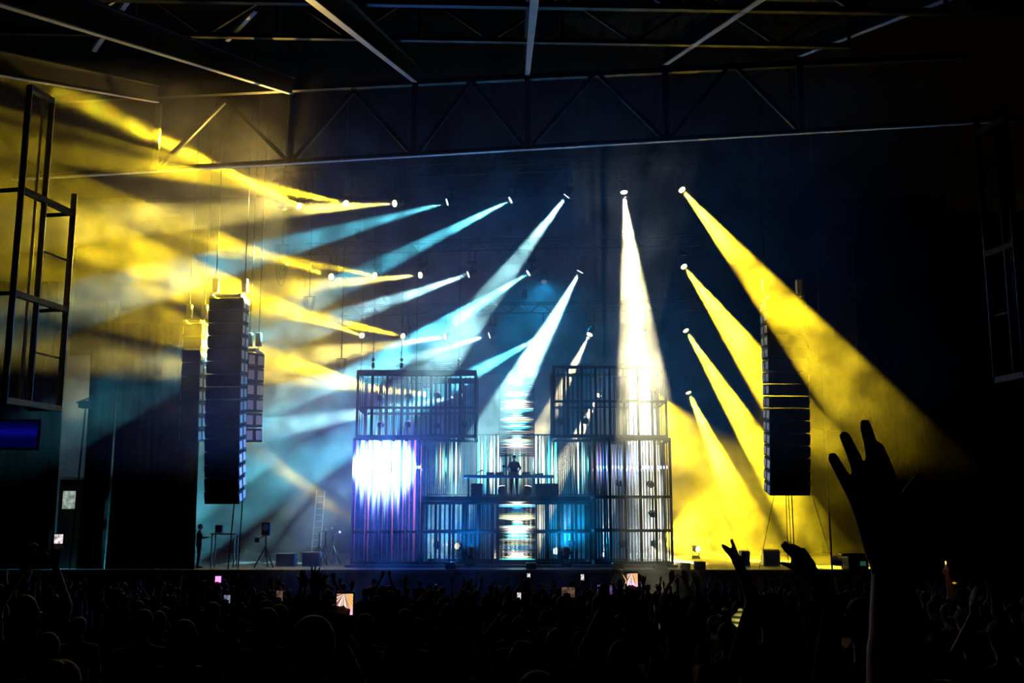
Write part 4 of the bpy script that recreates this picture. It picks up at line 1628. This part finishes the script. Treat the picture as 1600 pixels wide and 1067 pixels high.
SCR = {'rays': screen_mat('phone_picture_bright', None, 1.3, 'rays'), 'dim': screen_mat('phone_picture_dim', (0.8, 0.45, 0.3), 0.18, 'n'),
       'violet': screen_mat('phone_picture_violet', (0.4, 0.22, 0.75), 0.35, 'n'), 'white': screen_mat('phone_picture_white', (1, 0.9, 0.95), 1.1, 'n'),
       'torch': emit('phone_torch_violet', (1.0, 0.12, 1.0), 4), 'blue': screen_mat('phone_picture_blue', (0.6, 0.75, 1.0), 0.4, 'n')}


def phone(px, py, wpx, hpx, scr, label, key='h', raise_=0.0):
    """a lit phone seen at (px, py), held by a person standing behind it"""
    real = 0.072 if hpx >= wpx else 0.15
    D = real * 1600 / wpx
    D = min(max(D, 4.5), 36.5)
    c = at(px, py, D)
    k = wpx / 1600 * D / real
    ww, hh = wpx / 1600 * D * 0.94, hpx / 1600 * D
    t = thing('smartphone', label, 'phone', c, 'lit phones held up in the crowd')
    b = MB()
    b.box(c, (ww + 0.008, 0.009, hh + 0.022), bev=0.004)
    b.build('phone_body', BLACK, t)
    b = MB()
    b.box(c + Vector((0, -0.0055, 0)), (ww, 0.002, hh))
    b.build('phone_screen', SCR[scr], t)
    # holder, his right hand just under the phone
    hx, hy, hz = (0.06, 0.3, 1.68) if key == 'h' else (0.1, 0.22, 2.02)
    zf = zfloor(D)
    need = c.z - hh * 0.45 - zf
    sc = max(0.84, min(1.12, need / hz - 0.025))
    o = person(key, (c.x - hx * sc, D - (hy + 0.03) * sc, zf + (need - hz * sc if abs(need - hz * sc) < 0.02 else 0)), 0, 'person holding up the ' + label.split(' held')[0], 'people filming with phones', sc)
    used.append((c.x - hx * sc, D - hy * sc))
    return o


phone(539, 944, 26, 31, 'rays', 'largest bright phone showing the orange stage held left of centre', 'h')
phone(988, 906, 17, 20, 'rays', 'bright phone showing the orange stage held right of centre', 'i')
phone(945, 922, 24, 16, 'violet', 'violet lit phone held sideways right of centre', 'h')
phone(888, 925, 21, 15, 'dim', 'dim brown lit phone held sideways near centre', 'h')
phone(437, 931, 10, 16, 'dim', 'dim narrow phone left of the largest bright one', 'h')
phone(355, 936, 10, 12, 'blue', 'pale bluish phone at the far left crowd', 'h')
phone(910, 902, 5, 9, 'white', 'tiny white phone screen held high near centre', 'i')
phone(811, 931, 6, 10, 'white', 'tiny pink white phone screen below the performer', 'h')
phone(826, 899, 5, 6, 'white', 'tiniest white phone screen below the centre column', 'i')
phone(92, 842, 14, 14, 'white', 'bright pinkish phone held highest at the far left', 'i')
phone(341, 905, 9, 9, 'torch', 'glowing violet phone torch at the left crowd', 'i')

# people that stand out
stand('g', 672, 900, 24, 0.1, 'person in a cap clapping hands overhead below the left cages')
stand('c', 725, 905, 26, -0.1, 'person with both arms up below the centre block of bars')
stand('b', 1040, 925, 22, 0.2, 'long haired person with one hand up below the right tower')
stand('beanie', 1157, 935, 9.0, 0.0, 'person in a striped yellow beanie lit from behind, below the pinched raised hand')
c = at(1136, 968, 8.35)  # phone torch added to light the beanie from behind
t = thing('smartphone', 'added dark phone with its torch on, lighting the striped beanie', 'phone', c, 'lit phones held up in the crowd')
b = MB(); b.box(c, (0.072, 0.009, 0.15), bev=0.003); b.build('phone_body', BLACK, t)
b = MB(); b.tube(c + Vector((0.022, 0.0045, 0.06)), c + Vector((0.022, 0.0065, 0.06)), 0.006, n=10); b.build('torch', emit('added_torch_light', (1, 0.95, 0.8), 6), t)
L = bpy.data.lights.new('added_torch_beam', 'SPOT'); L.color = (1, 0.9, 0.6); L.energy = 14; L.spot_size = R(70); L.shadow_soft_size = 0.005
o = bpy.data.objects.new('added_torch_beam', L); COL.objects.link(o); o.parent = t; o.location = (0.022, 0.012, 0.06); o.rotation_euler = (R(96), 0, R(-22))
person('h', (c.x - 0.06, c.y - 0.33, zfloor(c.y)), 0, 'person holding the added phone torch behind the striped beanie', 'people filming with phones', (c.z - 0.06 - zfloor(c.y)) / 1.68)
used.append((c.x - 0.06, c.y - 0.33))
stand('f', 1452, 960, 5.2, 0.3, 'curly haired person near the right edge with a faint green rim of light')
stand('a', 1500, 905, 20, 0.2, 'person under the warm lit hand near the right edge')
stand('a', 840, 1050, 3.9, 0.0, 'nearest person, whose head top shows at the bottom centre')
stand('d', 95, 1005, 4.4, -0.1, 'near person with a bun at the bottom left')
# rest of the crowd
G_ = 'dark silhouettes of the packed crowd'
LB = {'a': 'short haired dark silhouette standing in the packed crowd', 'b': 'long haired dark silhouette with one arm raised in the packed crowd', 'c': 'dark silhouette with both arms raised in the packed crowd',
      'd': 'dark silhouette with a hair bun in the packed crowd', 'e': 'dark silhouette in a cap in the packed crowd', 'f': 'curly haired dark silhouette with left arm raised in the packed crowd',
      'g': 'dark silhouette in a cap clapping overhead in the packed crowd', 'h': 'dark silhouette with a hand before the face in the packed crowd', 'i': 'long haired dark silhouette with both hands high in the packed crowd'}
D = 5.0
while D < 38:
    half = D * 0.5 + 0.6
    sp = 0.95 + D * 0.022
    x = -half + rc.uniform(0, sp)
    while x < half:
        xx, yy = x + rc.uniform(-0.2, 0.2), D + rc.uniform(-0.4, 0.4)
        pxx = 800 + 1600 * xx / yy
        if free(xx, yy, 0.7) and not (yy < 8 and 1080 < pxx < 1480) and not (pxx > 1520 and yy > 20):
            used.append((xx, yy))
            k = rc.choices('abcdefghi', (30, 8, 6 if yy > 12 else 1, 16, 14, 6 if yy > 12 else 1, 4, 8, 4 if yy > 14 else 0))[0]
            person(k, (xx, yy, zfloor(yy)), rc.uniform(-0.3, 0.3), LB[k], G_ + ' ' + k, rc.uniform(0.93, 1.05))
        x += sp
    D += 1.75

# ------------------------------------------------------------------ raised hands near the camera
def raised_figure(key, label, D, wrist_px, elbow_px, handspec, seat_dx, side, sleeve, hand_pts=None, sc=1.0):
    """whole person standing at depth D with one arm up; wrist and elbow given as pixels"""
    W = at(*wrist_px, D)
    E_ = at(*elbow_px, D - 0.03)
    zf = zfloor(D)
    # body placed so that the shoulder is an upper arm away from the elbow
    root = Vector((E_.x + seat_dx, D - 0.06, zf))
    k = sc
    global HK
    HK = sc
    L = lambda v: (v - root) / k
    up = (L(E_), L(W), None)
    me, hc, q = make_body('person_' + key, (up, DOWN(1)) if side < 0 else (DOWN(-1), up), voxel=0.016, sleeve=sleeve, shirt=SHIRT[0])
    bm = bmesh.new()
    bm.from_mesh(me)
    n0 = len(bm.faces)
    bm.from_mesh(handspec(L))
    bm.to_mesh(me)
    bm.free()
    n = len(me.polygons)
    a = np.zeros(n, np.int32)
    me.polygons.foreach_get('material_index', a)
    a[n0:] = 0
    me.polygons.foreach_set('material_index', a)
    me.polygons.foreach_set('use_smooth', [True] * n)
    o = bpy.data.objects.new('person', me)
    COL.objects.link(o)
    o.location = root
    o.scale = (k, k, k)
    tag(o, label, 'person')
    h = hair_mesh(hc, q, 'short')
    h.materials.clear()
    h.materials.append(HAIRC[0])
    c = bpy.data.objects.new('hair', h)
    COL.objects.link(c)
    c.parent = o
    return o


def finger(b, pts, radii):
    for (p, q), (r0, r1) in zip(zip(pts, pts[1:]), zip(radii, radii[1:])):
        capsule(b, p, q, r0, r1)


DH = 1.45
HK = 1.0


def big_hand(L):
    mm = DH / 1600            # metres per pixel at this depth
    P = lambda px, py, dy=0.0: L(at(px, py, DH + dy))
    b = MB()
    r = lambda px: px * mm / 2 / HK
    # little, ring, middle, index fingers and thumb, each from knuckle to tip
    finger(b, [P(1348, 806), P(1334, 774), P(1314, 738, -0.004), P(1301, 714, -0.002)], [r(24), r(22), r(19), r(17)])
    finger(b, [P(1364, 802), P(1350, 756), P(1333, 710, -0.006), P(1320, 682, -0.004)], [r(24), r(23), r(21), r(18)])
    finger(b, [P(1381, 802), P(1373, 748), P(1361, 698, -0.006), P(1352, 663, -0.002)], [r(25), r(25), r(22), r(18)])
    finger(b, [P(1395, 790), P(1391, 757, -0.004), P(1381, 724, -0.014), P(1373, 700, -0.008)], [r(29), r(27), r(23), r(18)])
    finger(b, [P(1393, 836), P(1409, 803, 0.006), P(1421, 770, 0.008), P(1436, 747, 0.008)], [r(44), r(30), r(23), r(18)])
    # palm
    for a, c, w0, w1 in (((1348, 804), (1374, 866), 27, 42), ((1364, 802), (1380, 866), 28, 42), ((1381, 800), (1388, 866), 30, 42), ((1396, 800), (1396, 866), 32, 40), ((1374, 818), (1384, 856), 48, 58), ((1393, 836), (1392, 872), 44, 44)):
        capsule(b, P(*a), P(*c), r(w0), r(w1))
    capsule(b, P(1386, 860), P(1394, 905), r(58), r(60))
    capsule(b, P(1394, 895), P(1400, 985), r(62), r(74))
    me = remesh(b.bm, 0.0035, 4)
    return me


raised_figure('reaching', 'near person at the right stretching an open hand up over the crowd', DH, (1394, 890), (1404, 1120), big_hand, 0.06, -1, 'short', sc=1.12)


def hand2(L):
    D = 6.4
    P = lambda px, py, dy=0.0: L(at(px, py, D + dy))
    r = lambda px: px * D / 1600 / 2 / HK
    b = MB()
    finger(b, [P(1153, 874), P(1150, 865), P(1146, 853), P(1143, 844)], [r(8), r(7.5), r(6), r(5)])       # long finger up
    finger(b, [P(1149, 872), P(1143, 862), P(1136, 856), P(1130, 854)], [r(8), r(7.5), r(6), r(5)])       # bent finger
    finger(b, [P(1151, 874), P(1145, 863, 0.02), P(1138, 857, 0.03), P(1129, 852, 0.03)], [r(8), r(7), r(6), r(5)])
    finger(b, [P(1149, 877), P(1141, 866, 0.02), P(1135, 860, 0.04), P(1131, 856, 0.04)], [r(8), r(7), r(5.5), r(4.5)])
    finger(b, [P(1157, 886), P(1160, 876), P(1162, 869), P(1162, 863)], [r(10), r(8), r(6), r(5)])         # thumb
    capsule(b, P(1152, 874), P(1158, 890), r(15), r(13))
    capsule(b, P(1149, 876), P(1156, 890), r(12), r(12))
    capsule(b, P(1158, 888), P(1164, 902), r(13.5), r(17))
    return remesh(b.bm, 0.006, 3)


raised_figure('pinching', 'person with one hand up, fingers pinched, left of the flight case', 6.4, (1159, 892), (1177, 938), hand2, 0.1, -1, 'short', sc=1.14)


def hand3(L):
    D = 5.0
    P = lambda px, py, dy=0.0: L(at(px, py, D + dy))
    r = lambda px: px * D / 1600 / 2 / HK
    b = MB()
    finger(b, [P(1246, 866), P(1240, 860), P(1232, 853), P(1226, 847)], [r(9), r(8.5), r(7), r(5.5)])
    finger(b, [P(1243, 872), P(1236, 866), P(1228, 859), P(1222, 852)], [r(9), r(8.5), r(7), r(5.5)])
    finger(b, [P(1250, 863), P(1246, 857, 0.02), P(1240, 853, 0.04), P(1235, 852, 0.05)], [r(10), r(9), r(7), r(5.5)])
    finger(b, [P(1256, 864), P(1255, 860, 0.02), P(1249, 858, 0.05), P(1244, 860, 0.06)], [r(10), r(9), r(7), r(5.5)])
    finger(b, [P(1248, 890), P(1238, 886), P(1229, 882), P(1221, 880)], [r(14), r(9), r(7.5), r(6)])
    capsule(b, P(1247, 868), P(1262, 888), r(20), r(22))
    capsule(b, P(1254, 866), P(1264, 884), r(18), r(22))
    capsule(b, P(1244, 876), P(1256, 890), r(16), r(20))
    capsule(b, P(1262, 886), P(1272, 897), r(21), r(20))
    return remesh(b.bm, 0.006, 3)


raised_figure('waving', 'person waving an open hand with spread fingers in front of the flight case', 5.0, (1266, 890), (1302, 945), hand3, 0.14, -1, 'long', sc=1.14)

# warm lit hand near the right edge
def hand4(L):
    D = 12.0
    P = lambda px, py, dy=0.0: L(at(px, py, D + dy))
    r = lambda px: px * D / 1600 / 2 / HK
    b = MB()
    for i in range(4):
        finger(b, [P(1477 + i * 1.6, 896), P(1475 + i * 2.0, 890, 0.0), P(1476 + i * 2.0, 886, 0.02), P(1478 + i * 1.6, 889, 0.04)], [r(3.2), r(3), r(2.6), r(2.2)])
    finger(b, [P(1476, 898), P(1473, 894), P(1474, 890)], [r(3.4), r(2.8), r(2.3)])
    capsule(b, P(1479, 895), P(1479, 899), r(7), r(6))
    capsule(b, P(1479, 898), P(1482, 906), r(6), r(6.5))
    return remesh(b.bm, 0.008, 2)


raised_figure('lighter', 'person at the right edge raising a hand lit warm by a small flame', 12.0, (1480, 900), (1487, 925), hand4, 0.12, -1, 'short', sc=1.12)
c = at(1478, 884, 11.96)
t = thing('lighter', 'tiny lit lighter in the warm glowing hand near the right edge', 'lighter', c)
b = MB(); b.box(c - Vector((0, 0, 0.015)), (0.022, 0.014, 0.06), bev=0.004); b.build('lighter_body', SILVER, t)
b = MB(); b.ball(c + Vector((0, 0, 0.035)), (0.008, 0.008, 0.02), 8, 8); b.build('flame', emit('flame', (1, 0.45, 0.1), 3), t)
L = bpy.data.lights.new('flame_light', 'POINT'); L.color = (1, 0.36, 0.1); L.energy = 0.12; L.shadow_soft_size = 0.02
o = bpy.data.objects.new('flame_light', L); COL.objects.link(o); o.parent = t; o.location = (0.0, -0.12, 0.05)
